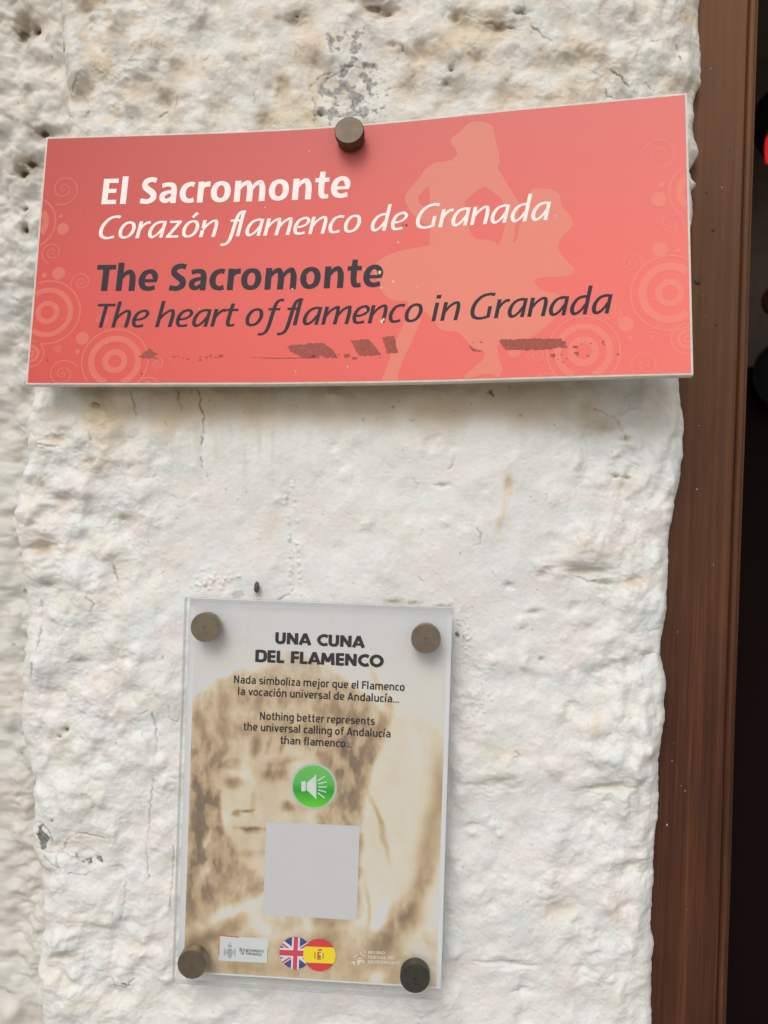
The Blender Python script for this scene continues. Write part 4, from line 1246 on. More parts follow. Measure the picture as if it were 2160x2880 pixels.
def place_cap(me, m, P, direction, parent, label=None):
    o = bpy.data.objects.new('screw_cap', me)
    COL.objects.link(o)
    o.parent = parent
    q = Vector(direction).to_track_quat('Z', 'Y')
    o.matrix_parent_inverse = Matrix.Translation(-Vector(parent.location))
    o.matrix_basis = Matrix.Translation(Vector(tuple(P))) @ q.to_matrix().to_4x4()
    if not me.materials:
        me.materials.append(m)
    else:
        o.material_slots[0].link = 'OBJECT'
        o.material_slots[0].material = m
    if label:
        o['label'] = label
    return o


s0, t0 = inv(988, 396)
cp = S3(s0, t0, .0007)
place_cap(cap_mesh('screw_cap_grooved', .0113, .0125, True), M_CAP_O, cp, (-.05, -1, .16), sign, 'dark grooved metal cap at the top edge of the red board')

# ------------------------------------------------------------------ the clear plaque
QY = -.026                                   # front face of the acrylic
quad = [(522, 1681), (1281, 1709), (1243, 2815), (480, 2766)]
QP = np.array([at(x, y, QY) for x, y in quad])
cen = QP.mean(0)
ux = (QP[1] - QP[0]) + (QP[2] - QP[3])
ux[1] = 0
ux /= np.linalg.norm(ux)
uz = (QP[0] - QP[3]) + (QP[1] - QP[2])
uz[1] = 0
uz = uz - ux * (uz @ ux)
uz /= np.linalg.norm(uz)
PWD = (np.linalg.norm(QP[1] - QP[0]) + np.linalg.norm(QP[2] - QP[3])) / 2
PHT = (np.linalg.norm(QP[0] - QP[3]) + np.linalg.norm(QP[1] - QP[2])) / 2
ACR = .006                                   # acrylic thickness
BACK = .0035                                 # white back plate


def pq(x, z, y=0.0):
    """plaque-local metres (x right, z up from the centre, y proud of the acrylic front) -> place"""
    x, z, y = np.asarray(x, float), np.asarray(z, float), np.asarray(y, float)
    return cen + ux * x[..., None] + uz * z[..., None] + np.array([0, -1.0, 0]) * y[..., None]


def ploc(px, py, depth):
    """photo pixel seen on the plane 'depth' behind the acrylic front -> plaque-local x, z"""
    P = at(px, py, QY + depth) - cen
    return float(P @ ux), float(P @ uz)


plaque = thing('clear_plaque', 'upright clear acrylic plaque with a sepia portrait print and a green sound button', 'plaque', tuple(float(v) for v in pq(0, -PHT / 2)))


def slab(name, x0, x1, z0, z1, y0, y1, m, bevel):
    bm = box_bm(x0, x1, -y1, -y0, z0, z1, bevel, 2)
    R = Matrix(((ux[0], 0, uz[0], cen[0]), (ux[1], 1, uz[1], cen[1]), (ux[2], 0, uz[2], cen[2]), (0, 0, 0, 1)))
    bm.transform(R)
    return bm_obj(name, bm, m, plaque)


# acrylic: clear with a sheen, edges a little milky
M_ACR = bpy.data.materials.new('clear_acrylic')
M_ACR.use_nodes = True
an = M_ACR.node_tree
an.nodes.clear()
ao = an.nodes.new('ShaderNodeOutputMaterial')
tr = an.nodes.new('ShaderNodeBsdfTransparent')
tr.inputs[0].default_value = (0.985, 0.99, 0.99, 1)
gl = an.nodes.new('ShaderNodeBsdfGlossy')
gl.inputs['Roughness'].default_value = 0.06
fr = an.nodes.new('ShaderNodeFresnel')
fr.inputs['IOR'].default_value = 1.49
mx = an.nodes.new('ShaderNodeMixShader')
geo = an.nodes.new('ShaderNodeNewGeometry')
ff = an.nodes.new('ShaderNodeMath')
ff.operation = 'SUBTRACT'
ff.inputs[0].default_value = 1.0
an.links.new(geo.outputs['Backfacing'], ff.inputs[1])
fm = an.nodes.new('ShaderNodeMath')
fm.operation = 'MULTIPLY'
an.links.new(ff.outputs[0], fm.inputs[0])
an.links.new(fr.outputs[0], fm.inputs[1])
an.links.new(fm.outputs[0], mx.inputs[0])
an.links.new(tr.outputs[0], mx.inputs[1])
an.links.new(gl.outputs[0], mx.inputs[2])
an.links.new(mx.outputs[0], ao.inputs['Surface'])
M_WHITE = mat('white_plate', (0.72, 0.73, 0.74, 1), rough=0.45)
add_grain(M_WHITE, 60.0, 0.03)
M_EDGE = mat('sawn_acrylic_edge', (0.70, 0.69, 0.68, 1), rough=0.35)

acr = slab('acrylic_sheet', -PWD / 2, PWD / 2, -PHT / 2, PHT / 2, -ACR, 0, M_ACR, .0004)
M_RIM = bpy.data.materials.new('acrylic_edge')
M_RIM.use_nodes = True
rn = M_RIM.node_tree
rn.nodes.clear()
ro, rt, rdf, rmx = rn.nodes.new('ShaderNodeOutputMaterial'), rn.nodes.new('ShaderNodeBsdfTransparent'), rn.nodes.new('ShaderNodeBsdfPrincipled'), rn.nodes.new('ShaderNodeMixShader')
rdf.inputs['Base Color'].default_value = (.50, .48, .50, 1)
rdf.inputs['Roughness'].default_value = .2
rmx.inputs[0].default_value = .45
rn.links.new(rt.outputs[0], rmx.inputs[1])
rn.links.new(rdf.outputs[0], rmx.inputs[2])
rn.links.new(rmx.outputs[0], ro.inputs['Surface'])
acr.data.materials.append(M_RIM)
for p in acr.data.polygons:
    if abs(p.normal.y) < .98:
        p.material_index = 1
slab('back_plate', -PWD / 2 + .0022, PWD / 2 - .0012, -PHT / 2 + .0048, PHT / 2 - .0008, -ACR - .0008 - BACK, -ACR - .0008, M_WHITE, .0005)

# --- the printed sheet, painted vertex by vertex
PD = ACR + .0006                             # depth of the print behind the acrylic front
corner = {k: ploc(*p, PD) for k, p in dict(tl=(549, 1700), tr=(1262, 1727), br=(1224, 2772), bl=(517, 2733)).items()}
xl = (corner['tl'][0] + corner['bl'][0]) / 2
xr = (corner['tr'][0] + corner['br'][0]) / 2
zt = (corner['tl'][1] + corner['tr'][1]) / 2
zb = (corner['bl'][1] + corner['br'][1]) / 2
NX, NZ = 300, 430
gx, gz = np.meshgrid(np.linspace(xl, xr, NX), np.linspace(zt, zb, NZ))
PG = pq(gx, gz, -PD)
ipx, ipy = proj(PG.reshape(-1, 3))
ipx, ipy = ipx.reshape(gx.shape), ipy.reshape(gx.shape)


def c1(x, y):
    return 500 + x / 2.074, 1640 + y / 2.074


def c2(x, y):
    return 500 + x / 2.074, 2240 + y / 2.074


def gs(c, rx, ry, ang=0.0, p=1.0):
    a = math.radians(ang)
    X, Y = ipx + 5 * WX - c[0], ipy + 5 * WY - c[1]
    U, Vv = (X * math.cos(a) + Y * math.sin(a)) / (rx / 2.074), (-X * math.sin(a) + Y * math.cos(a)) / (ry / 2.074)
    return np.exp(-((U * U + Vv * Vv) ** p))


WX, WY = fbm(ipx, ipy, 60, 3, 201), fbm(ipx, ipy, 60, 3, 202)


def inpoly(P, soft=9.0):
    """soft mask of a polygon given in photo pixels"""
    X, Y = ipx + 7 * WX, ipy + 7 * WY
    ins = np.zeros(X.shape, bool)
    dmin = np.full(X.shape, 1e9)
    n = len(P)
    for i in range(n):
        (xa, ya), (xb, yb) = P[i], P[(i + 1) % n]
        cond = ((ya > Y) != (yb > Y)) & (X < (xb - xa) * (Y - ya) / (yb - ya + 1e-12) + xa)
        ins ^= cond
        d = np.array([xb - xa, yb - ya])
        t = np.clip(((X - xa) * d[0] + (Y - ya) * d[1]) / (d @ d + 1e-9), 0, 1)
        dmin = np.minimum(dmin, np.hypot(X - xa - t * d[0], Y - ya - t * d[1]))
    sd_ = np.where(ins, dmin, -dmin)
    return sstep(-soft, soft, sd_)


# tone 0 = paper white ... 1 = darkest brown
T_ = np.zeros_like(ipx) + 0.05
warm = np.zeros_like(ipx)
hair = inpoly([c1(*p) for p in [(80, 720), (130, 640), (190, 560), (330, 520), (480, 500), (590, 450), (640, 395), (740, 410), (860, 480), (980, 560), (1130, 690), (1250, 790), (1200, 960), (1150, 1080), (1120, 1220), (1080, 1340)]] +
              [c2(*p) for p in [(1090, 300), (1060, 700), (900, 760), (640, 760), (640, 420), (520, 560), (380, 640), (40, 780), (40, 300)]] + [c1(70, 1100)], 14)
face = inpoly([c1(*p) for p in [(330, 930), (420, 880), (520, 870), (640, 900), (760, 960), (850, 1080), (870, 1240)]] + [c2(*p) for p in [(820, 120), (780, 300), (640, 440), (520, 470), (400, 420), (300, 240), (250, 80)]] + [c1(*p) for p in [(235, 1180), (270, 1040)]], 10)
n1 = fbm(ipx * 1.0, ipy * .55, 34, 3, 211)
n2 = fbm(ipx, ipy * .8, 60, 3, 212)
n3 = fbm(ipx * 1.2, ipy * .6, 12, 2, 213)
mott = 0.45 + .17 * np.round(np.clip(n1 + .6 * n2, -1, 1) * 3) / 3 + .05 * n3
left_dark = gs(c1(150, 1180), 110, 330) + gs(c2(190, 250), 150, 200) * .9 + gs(c2(110, 560), 90, 200) * .9 + gs(c1(1000, 900), 190, 190, 30) * .5 + gs(c1(990, 1120), 110, 260) * .8 + gs(c1(520, 690), 200, 50) * .4
hair_t = np.clip(mott + .28 * np.clip(left_dark, 0, 1) * (.55 + .9 * sstep(-.1, .35, n1)), .18, 1)
T_ = T_ * (1 - hair) + hair_t * hair
face_t = .24 + .08 * n2 + .05 * np.round(n1 * 3) / 3 + .10 * sstep(1980, 2080, 4140 - ipy)
T_ = T_ * (1 - face) + face_t * face
for cpt, rx, ry, an_, a in [(c1(560, 1110), 90, 60, -10, .22), (c1(550, 1120), 50, 34, 0, .10), (c1(320, 1160), 60, 40, 0, .24), (c1(300, 1060), 60, 24, -20, .20), (c1(600, 1040), 110, 24, -8, .14), (c2(345, 100), 26, 20, 0, .42), (c2(400, 82), 60, 10, -5, .26), (c2(430, 185), 90, 12, 4, .32), (c2(440, 205), 60, 14, 4, .14),
                        (c1(440, 1290), 22, 90, 4, .08), (c2(420, 330), 90, 24, 0, .10), (c1(450, 960), 30, 90, 10, .22), (c1(520, 950), 16, 60, 16, .18), (c1(610, 960), 18, 50, 10, .14), (c2(640, 60), 40, 30, 0, .26), (c2(700, 120), 60, 90, 0, .10)]:
    T_ += 2.0 * a * gs(cpt, rx, ry, an_, 1.4) * (.8 + .5 * n1)
for cpt, rx, ry, an_, a in [(c1(390, 1060), 36, 130, 6, -.13), (c1(330, 1110), 36, 20, 0, -.14), (c1(700, 1090), 60, 40, 0, -.10), (c2(290, 150), 30, 60, -20, -.06), (c2(150, 440), 30, 70, 20, -.3), (c2(170, 260), 16, 70, 14, -.3), (c1(180, 610), 60, 70, 35, -.25), (c1(230, 540), 110, 34, -20, -.2)]:
    T_ += a * gs(cpt, rx, ry, an_, 1.2)
# right side: pale arm, brown shade lower right; fingers of light
arm = inpoly([c1(1250, 800), c1(1400, 760), c1(1560, 900), c1(1560, 1300), c2(1500, 150), c2(1440, 420), c2(1330, 640), c2(1180, 800), c2(1120, 840), c2(1090, 600), c2(1070, 200), c1(1110, 1330), c1(1150, 1080)], 12)
T_ = T_ * (1 - arm) + (.13 + .05 * n2) * arm
T_ += .42 * gs(c2(1480, 260), 70, 330, 12, 1.3) + .30 * gs(c1(1530, 1150), 60, 160, 0) + .40 * gs(c2(1370, 600), 50, 230, 32, 1.3) * (.7 + .6 * n1) + .50 * gs(c2(1260, 780), 130, 90, -40, 1.3) * (.8 + .5 * n1)
T_ += .28 * gs(c2(1200, 240), 16, 150, -14, 1.5) + .22 * gs(c2(1110, 640), 14, 150, -6, 1.5) + .20 * gs(c2(1160, 90), 14, 120, -24, 1.5)
low = sstep(2500, 2640, ipy - .10 * (ipx - 500) + 40 * n2)
T_ = T_ * (1 - .8 * low) + 8e-1 * low * (.50 + .13 * np.round(np.clip(n1 + n2, -1, 1) * 2.5) / 2.5)
T_ += .30 * gs(c2(90, 840), 40, 60, 0) * 1 + .34 * gs(c2(230, 800), 180, 40, -24, 1.2) + .30 * gs(c2(880, 800), 60, 80) + .34 * gs(c2(1200, 870), 80, 90, 0, 1.2) + .34 * gs(c2(1380, 700), 60, 90) + .12 * gs(c2(400, 1000), 400, 40)
T_ -= .24 * gs(c2(330, 650), 250, 36, -26, 1.4) * 1.0 + .30 * gs(c2(520, 790), 60, 70, 20, 1.3) + .36 * gs(c2(1170, 730), 34, 110, 24, 1.3) + .26 * gs(c2(1420, 960), 110, 130, 0, 1.2) + .25 * gs(c2(750, 700), 30, 120, 4, 1.3) + .30 * gs(c2(1150, 1050), 50, 50)
# arm over the head, thin ghost lines near the top
T_ += .16 * gs(c1(560, 158), 190, 9, 2, 1.6) + .13 * gs(c1(330, 290), 190, 15, -34, 1.6) + .13 * gs(c1(300, 360), 150, 20, -24, 1.4) + .12 * gs(c1(560, 170), 14, 100, 55, 1.4) + .12 * gs(c1(400, 320), 14, 220, 6, 1.5) + .14 * gs(c1(900, 220), 60, 26, 60, 1.5) + .22 * gs(c1(1170, 590), 24, 150, -28, 1.6) + .2 * gs(c1(1230, 720), 30, 60, -10, 1.5)
T_ += .17 * gs(c1(240, 500), 130, 12, -22, 1.6) + .17 * gs(c1(140, 600), 12, 80, 20, 1.6) + .10 * gs(c1(700, 100), 200, 30, 0, 1.3) * n2
topfade = sstep(1700, 2060, ipy + .10 * (ipx - 800))
T_ *= .58 + .42 * topfade
T_ = np.clip(.04 + T_ * .90, 0, 1)
stops = [0, .12, .22, .38, .55, .75, 1.0]
cols = np.array([lin(c) for c in [(214, 214, 216), (221, 214, 201), (218, 204, 180), (204, 181, 149), (181, 155, 124), (150, 129, 106), (118, 103, 90)]])
PC = np.stack([np.interp(T_, stops, cols[:, i]) for i in range(3)], -1)
tf = (sstep(1690, 1960, ipy))[..., None]
grey = np.array(lin((214, 214, 217)))
PC = PC * (.35 + .65 * tf) + grey * (.65 * (1 - tf)) * (1 - .35 * T_[..., None])
vg = fbm(ipx, ipy, 4, 2, 221)[..., None]
PC = PC * (1 + .03 * vg)
M_PAPER = mat('printed_paper', rough=0.55, attr='Col')
put('portrait_print', mesh_np('portrait_print', PG, grid_faces(NZ, NX), PC), M_PAPER, plaque)
slab('paper_sheet', xl - .0001, xr + .0001, zb - .0001, zt + .0001, -PD - .0002, -PD - .00005, M_WHITE, 0)

# --- printed marks on the sheet
def flat(name, V, Fc, m, parent, lay=1, step=4e-6):
    V = np.array([(v[0], v[1], v[2] if len(v) > 2 else 0) for v in V], float)
    P = pq(V[:, 0], V[:, 1], -PD + .00006 * lay + V[:, 2] * step)
    me = bpy.data.meshes.new(name)
    me.from_pydata([tuple(p) for p in P], [], Fc)
    me.update()
    return put(name, me, m, parent)


def ink(name, r, g, b, grain=0.0, rough=.5):
    m = mat(name, L4(r, g, b), rough=rough)
    if grain:
        add_grain(m, 900.0, grain)
    return m


PP = lambda x, y: ploc(x, y, PD)
I_BLK, I_GREY = ink('black_ink', 44, 36, 40, .3), ink('grey_ink', 150, 152, 158)
I_WHT, I_LOGO = ink('white_ink', 232, 232, 234), ink('pale_ink', 222, 214, 200, .12)
CAPS, TECH = G_CAPS(.27), G_TECH(.245)


def line(name, text, font, a, b, h, m, **kw):
    p0, p1 = PP(*a), PP(*b)
    k = abs(PP(a[0], a[1] - 10)[1] - p0[1]) / 10
    V, Fc = lettering(text, font, p0, p1, h * k, **kw)
    return flat(name, V, Fc, m, plaque, 2)


line('title_line', 'UNA CUNA', CAPS, c1(569, 353), c1(1090, 378), 32.5, I_BLK)
line('title_line', 'DEL FLAMENCO', CAPS, c1(453, 459), c1(1198, 491), 34, I_BLK)
for text, a, b in [('Nada simboliza mejor que el Flamenco', (328, 583), (1322, 629)), ('la vocación universal de Andalucía...', (351, 652), (1290, 698)),
                   ('Nothing better represents', (479, 796), (1149, 828)), ('the universal calling of Andalucía', (382, 858), (1240, 901)), ('than flamenco...', (597, 937), (1016, 960))]:
    line('text_line', text, TECH, c1(*a), c1(*b), 16.2, I_BLK)


def disc(px, py, r, n=48, a0=0, a1=2 * math.pi):
    c = PP(px, py)
    k = abs(PP(px + 10, py)[0] - c[0]) / 10
    return [(c[0], c[1])] + [(c[0] + r * k * math.cos(a), c[1] + r * k * math.sin(a)) for a in np.linspace(a0, a1, n + 1)], [(0, i + 1, i + 2) for i in range(n)], c, k


# green sound button
bc = c1(793, 1186)
V, Fc, c, k = disc(bc[0], bc[1], 65)
btn = flat('sound_button', V, Fc, ink('button_rim', 186, 196, 186), plaque, 3)
M_GRN = mat('button_green', L4(58, 168, 52), rough=.3)
tcn = N(M_GRN, 'ShaderNodeTexCoord')
sp = N(M_GRN, 'ShaderNodeSeparateXYZ')
rampn = N(M_GRN, 'ShaderNodeValToRGB')
LK(M_GRN, tcn.outputs['Generated'], sp.inputs[0])
LK(M_GRN, sp.outputs['Z'], rampn.inputs[0])
e = rampn.color_ramp.elements
e[0].position, e[0].color = 0.0, L4(104, 214, 50)
e[1].position, e[1].color = 0.40, L4(40, 160, 44)
x_ = e.new(0.52)
x_.color = L4(74, 176, 72)
x_ = e.new(0.56)
x_.color = L4(92, 186, 84)
x_ = e.new(1.0)
x_.color = L4(112, 196, 100)
LK(M_GRN, rampn.outputs[0], M_GRN.node_tree.nodes['Principled BSDF'].inputs['Base Color'])
V, Fc, c, k = disc(bc[0], bc[1], 59)
flat('green_disc', V, Fc, M_GRN, btn, 4).matrix_parent_inverse = Matrix.Identity(4)
Vs, Fs = [], []


def add2(V, Fc):
    b = len(Vs)
    Vs.extend(V)
    Fs.extend([tuple(b + i for i in f) for f in Fc])


pts = [PP(*c1(*p)) for p in [(721, 1157), (746, 1155), (746, 1212), (721, 1214)]]
add2(pts, [(0, 1, 2, 3)])
pts = [PP(*c1(*p)) for p in [(752, 1165), (798, 1126), (802, 1117), (808, 1117), (808, 1258), (802, 1258), (798, 1248), (752, 1206)]]
add2(pts, [tuple(range(8))])
for a, b in [((817, 1152), (858, 1126)), ((819, 1170), (868, 1158)), ((820, 1188), (869, 1189)), ((819, 1205), (866, 1219)), ((817, 1222), (856, 1252))]:
    p, q = PP(*c1(*a)), PP(*c1(*b))
    add2(*strip([(p[0], p[1], .0009), (q[0], q[1], .0009)]))
flat('speaker_symbol', Vs, Fs, ink('symbol_grey', 214, 220, 214), btn, 5).matrix_parent_inverse = Matrix.Identity(4)

# plain pale square where a printed code would be: left blank
sq = [PP(*c2(*p)) for p in [(517, 147), (1062, 172), (1043, 722), (497, 690)]]
flat('blank_square', sq, [(0, 1, 2, 3)], ink('square_white', 206, 205, 206, .03), plaque, 2)

# town hall card
card = flat('logo_card', [PP(*c2(*p)) for p in [(243, 812), (529, 829), (523, 972), (238, 956)]], [(0, 1, 2, 3)], ink('card_white', 214, 216, 216), plaque, 2)


def child2(o, par):
    o.parent = par
    o.matrix_parent_inverse = Matrix.Identity(4)
    return o


def seg2(name, a, b, wd, m, par, lay=4):
    p, q = PP(*a), PP(*b)
    V, Fc = strip([(p[0], p[1], wd), (q[0], q[1], wd)])
    return child2(flat(name, V, Fc, m, plaque, lay), par)


I_RED, I_LGRN = ink('red_line', 202, 92, 88), ink('green_line', 150, 190, 120)
seg2('red_line', c2(243, 809), c2(357, 821), .0008, I_RED, card)
seg2('red_line', c2(243, 809), c2(240, 925), .0006, I_RED, card)
seg2('green_line', c2(430, 968), c2(523, 972), .0006, I_LGRN, card)
seg2('green_line', c2(523, 972), c2(524, 880), .0006, I_LGRN, card)
Vs, Fs = [], []
for (x, y, rx, ry) in [(304, 905, 12, 1), (304, 908, 17, 20), (304, 872, 12, 7), (304, 858, 3, 8), (276, 905, 5, 20), (333, 907, 5, 20), (304, 934, 10, 8)]:
    V, Fc, c, k = disc(*c2(x, y), 1, 18)
    V = [(c[0] + (v[0] - c[0]) * rx / 2.074 * 1.15, c[1] + (v[1] - c[1]) * ry / 2.074 * 1.15, len(Vs) % 7) for v in V]
    add2(V, Fc)
child2(flat('crest', Vs, Fs, ink('crest_grey', 168, 172, 176, .2), plaque, 4), card)
SER = G_CAPS(.2)
child2(line('card_lettering', 'Ayuntamiento', SER, c2(359, 902), c2(502, 911), 10.5, ink('card_ink', 84, 88, 96), small=.74), card)
child2(line('card_lettering', 'de Granada', SER, c2(368, 920), c2(490, 930), 10.5, bpy.data.materials['card_ink'], small=.74), card)
for o in card.children:
    pass

# round flags
def clip_disc(loops, px, py, r, name, m, par, lay):
    """polygons (photo px) clipped to the round badge"""
    bm = bmesh.new()
    c = PP(px, py)
    k = abs(PP(px + 10, py)[0] - c[0]) / 10
    for lp in loops:
        vs = [bm.verts.new((*[q for q in PP(*p)], 0)) for p in lp]
        bm.faces.new(vs)
    for i in range(40):
        a = 2 * math.pi * i / 40
        bmesh.ops.bisect_plane(bm, geom=bm.verts[:] + bm.edges[:] + bm.faces[:], plane_co=(c[0] + r * k * math.cos(a), c[1] + r * k * math.sin(a), 0), plane_no=(math.cos(a), math.sin(a), 0), clear_outer=True)
    bm.verts.index_update()
    V = [(v.co.x, v.co.y, 0) for v in bm.verts]
    Fc = [tuple(v.index for v in f.verts) for f in bm.faces]
    bm.free()
    return child2(flat(name, V, Fc, m, plaque, lay), par)


uk, es = c2(687, 912), c2(827, 922)
ta = math.radians(2.4)


def fr(c, x, y):
    return (c[0] + x * math.cos(ta) - y * math.sin(ta), c[1] + x * math.sin(ta) + y * math.cos(ta))


def bar(c, x0, y0, x1, y1):
    return [fr(c, x0, y0), fr(c, x1, y0), fr(c, x1, y1), fr(c, x0, y1)]


def diag(c, x0, y0, x1, y1, wd):
    d = np.array([x1 - x0, y1 - y0], float)
    d /= np.linalg.norm(d)
    n = np.array([-d[1], d[0]]) * wd / 2
    return [fr(c, x0 + n[0], y0 + n[1]), fr(c, x1 + n[0], y1 + n[1]), fr(c, x1 - n[0], y1 - n[1]), fr(c, x0 - n[0], y0 - n[1])]


I_NAVY, I_FW, I_FR, I_FY = ink('flag_blue', 68, 74, 140), ink('flag_white', 226, 226, 230), ink('flag_red', 212, 68, 88), ink('flag_yellow', 240, 216, 30)
I_SR = ink('flag_scarlet', 214, 58, 62)
V, Fc, c, k = disc(uk[0], uk[1], 45)
fb = flat('british_flag_badge', V, Fc, I_NAVY, plaque, 2)
clip_disc([diag(uk, -60, -42, 60, 42, 15)], *uk, 45, 'white_saltire', I_FW, fb, 3)
clip_disc([diag(uk, -60, 42, 60, -42, 15)], *uk, 45, 'white_saltire', I_FW, fb, 4)
clip_disc([diag(uk, -60, -39, 0, 2, 5), diag(uk, 0, -2, 60, 39, 5)], *uk, 45, 'red_saltire', I_FR, fb, 5)
clip_disc([diag(uk, -60, 45, 0, 3, 5), diag(uk, 0, -3, 60, -45, 5)], *uk, 45, 'red_saltire', I_FR, fb, 6)
clip_disc([bar(uk, -50, -13, 50, 13)], *uk, 45, 'white_cross', I_FW, fb, 7)
clip_disc([bar(uk, -11, -50, 11, 50)], *uk, 45, 'white_cross', I_FW, fb, 8)
clip_disc([bar(uk, -50, -8, 50, 8)], *uk, 45, 'red_cross', I_FR, fb, 9)
clip_disc([bar(uk, -6, -50, 6, 50)], *uk, 45, 'red_cross', I_FR, fb, 10)
V, Fc, c, k = disc(es[0], es[1], 45.5)
sb = flat('spanish_flag_badge', V, Fc, I_SR, plaque, 11)
clip_disc([bar(es, -50, -22.5, 50, 22.5)], *es, 45.5, 'yellow_band', I_FY, sb, 12)
I_CR = ink('crest_red', 196, 96, 60)
clip_disc([bar(es, -6, -9, 4, 10)], *es, 45.5, 'crest', I_CR, sb, 13)
clip_disc([bar(es, -5, -17, 6, -12), bar(es, -14, -8, -11, 10), bar(es, 9, -6, 12, 9), bar(es, -7, 10.5, 5, 13)], *es, 45.5, 'crest', I_CR, sb, 14)
clip_disc([bar(es, 0, -6, 7, 0)], *es, 45.5, 'crest', I_FW, sb, 15)

MUS = G_CAPS(.2)
line('museum_lettering', 'MUSEO', MUS, c2(1111, 917), c2(1209, 921), 8.6, I_LOGO)
line('museum_lettering', 'CUEVAS DEL', MUS, c2(1109, 944), c2(1271, 951), 8.6, I_LOGO)
line('museum_lettering', 'SACROMONTE', MUS, c2(1108, 971), c2(1299, 980), 8.6, I_LOGO)
Vs, Fs = [], []
for L in [[(1062, 906), (1095, 932), (1098, 938), (1060, 916)], [(1085, 902), (1095, 900), (1097, 912), (1090, 912)], [(1012, 966), (1030, 958), (1036, 972), (1030, 986), (1024, 972), (1010, 974)], [(1040, 960), (1060, 950), (1084, 954), (1092, 968), (1084, 972), (1070, 962), (1058, 982), (1046, 984), (1050, 970)], [(1030, 952), (1060, 938), (1092, 946), (1060, 946)], [(1020, 940), (1050, 915), (1052, 920), (1028, 944)], [(1046, 900), (1064, 896), (1050, 904)]]:
    add2([(*PP(*c2(*p)), 0) for p in L], [tuple(range(len(L)))])
flat('museum_logo', Vs, Fs, I_LOGO, plaque, 2)

capm = cap_mesh('screw_cap', .01135, .0085)
CY = QY - .0085
for (x, y, m, lb) in [(576, 1765, M_CAP, None), (1198, 1797, M_CAP, None), (539, 2713, M_CAP, None), (1167, 2752, M_CAP_D, 'blackened cap at the lower right corner of the plaque')]:
    P = at(x, y, CY)
    P[1] = QY - .0002
    place_cap(capm, m, P, (0, -1, 0), plaque, lb)
# small standoff sleeves behind the plate, between it and the wall
for (x, y) in [(576, 1765), (1198, 1797), (539, 2713), (1167, 2752)]:
    P = at(x, y, CY)
    bm = bmesh.new()
    bmesh.ops.create_cone(bm, cap_ends=True, segments=24, radius1=.007, radius2=.007, depth=.016)
    bm.transform(Matrix.Translation((P[0], QY + ACR + .0008 + BACK + .0082, P[2])) @ Matrix.Rotation(math.pi / 2, 4, 'X'))
    bm_obj('standoff', bm, M_CAP, plaque)

# small brown peg in the plaster
pc = at(722, 1651, -.004)
bm = bmesh.new()
bmesh.ops.create_uvsphere(bm, u_segments=18, v_segments=12, radius=1)
for v in bm.verts:
    z = v.co.z
    v.co = Vector((v.co.x * .0022 * (1 - .15 * z), v.co.y * .0024, z * .0046)) + Vector(tuple(pc))
    v.co.x += .0002 * math.sin(v.co.z * 4000)
M_PEG = mat('dark_husk', L4(92, 76, 72), rough=.7)
add_grain(M_PEG, 900, .3, bump=.4)
tag(bm_obj('cocoon', bm, M_PEG, None, True), 'tiny dark brown oval cocoon stuck to the plaster above the clear plaque', 'cocoon')

# ------------------------------------------------------------------ the wooden door frame
M_WOOD = mat('varnished_wood', rough=.5, spec=.22)
pw = M_WOOD.node_tree.nodes['Principled BSDF']
tc = N(M_WOOD, 'ShaderNodeTexCoord')
mp1 = N(M_WOOD, 'ShaderNodeMapping')
mp1.inputs['Scale'].default_value = (1, 1, .008)
LK(M_WOOD, tc.outputs['Object'], mp1.inputs[0])
nA = N(M_WOOD, 'ShaderNodeTexNoise', Scale=1500.0, Detail=5.0, Roughness=.65)
nB = N(M_WOOD, 'ShaderNodeTexNoise', Scale=190.0, Detail=3.0, Roughness=.5)
mp2 = N(M_WOOD, 'ShaderNodeMapping')
mp2.inputs['Scale'].default_value = (1, 1, .22)
LK(M_WOOD, tc.outputs['Object'], mp2.inputs[0])
nC = N(M_WOOD, 'ShaderNodeTexNoise', Scale=34.0, Detail=4.0, Roughness=.6)
LK(M_WOOD, mp1.outputs[0], nA.inputs['Vector'])
LK(M_WOOD, mp1.outputs[0], nB.inputs['Vector'])
LK(M_WOOD, mp2.outputs[0], nC.inputs['Vector'])
rA = N(M_WOOD, 'ShaderNodeValToRGB')
rA.color_ramp.elements[0].position, rA.color_ramp.elements[0].color = .32, L4(56, 31, 21)
rA.color_ramp.elements[1].position, rA.color_ramp.elements[1].color = .72, L4(108, 67, 43)
el = rA.color_ramp.elements.new(.5)
el.color = L4(76, 44, 30)
mth = N(M_WOOD, 'ShaderNodeMath', operation='MULTIPLY_ADD')
mth.inputs[1].default_value, mth.inputs[2].default_value = .55, .0
LK(M_WOOD, nA.outputs[0], mth.inputs[0])
mth2 = N(M_WOOD, 'ShaderNodeMath', operation='MULTIPLY_ADD')
mth2.inputs[1].default_value = .45
LK(M_WOOD, nB.outputs[0], mth2.inputs[0])
LK(M_WOOD, mth.outputs[0], mth2.inputs[2])
LK(M_WOOD, mth2.outputs[0], rA.inputs[0])
mxw = N(M_WOOD, 'ShaderNodeMix', data_type='RGBA', blend_type='MULTIPLY')
mxw.inputs['Factor'].default_value = 1
mr = N(M_WOOD, 'ShaderNodeMapRange')
mr.inputs['From Min'].default_value, mr.inputs['From Max'].default_value = .3, .7
mr.inputs['To Min'].default_value, mr.inputs['To Max'].default_value = .72, 1.18
LK(M_WOOD, nC.outputs[0], mr.inputs['Value'])
LK(M_WOOD, rA.outputs[0], mxw.inputs[6])
LK(M_WOOD, mr.outputs[0], mxw.inputs[7])
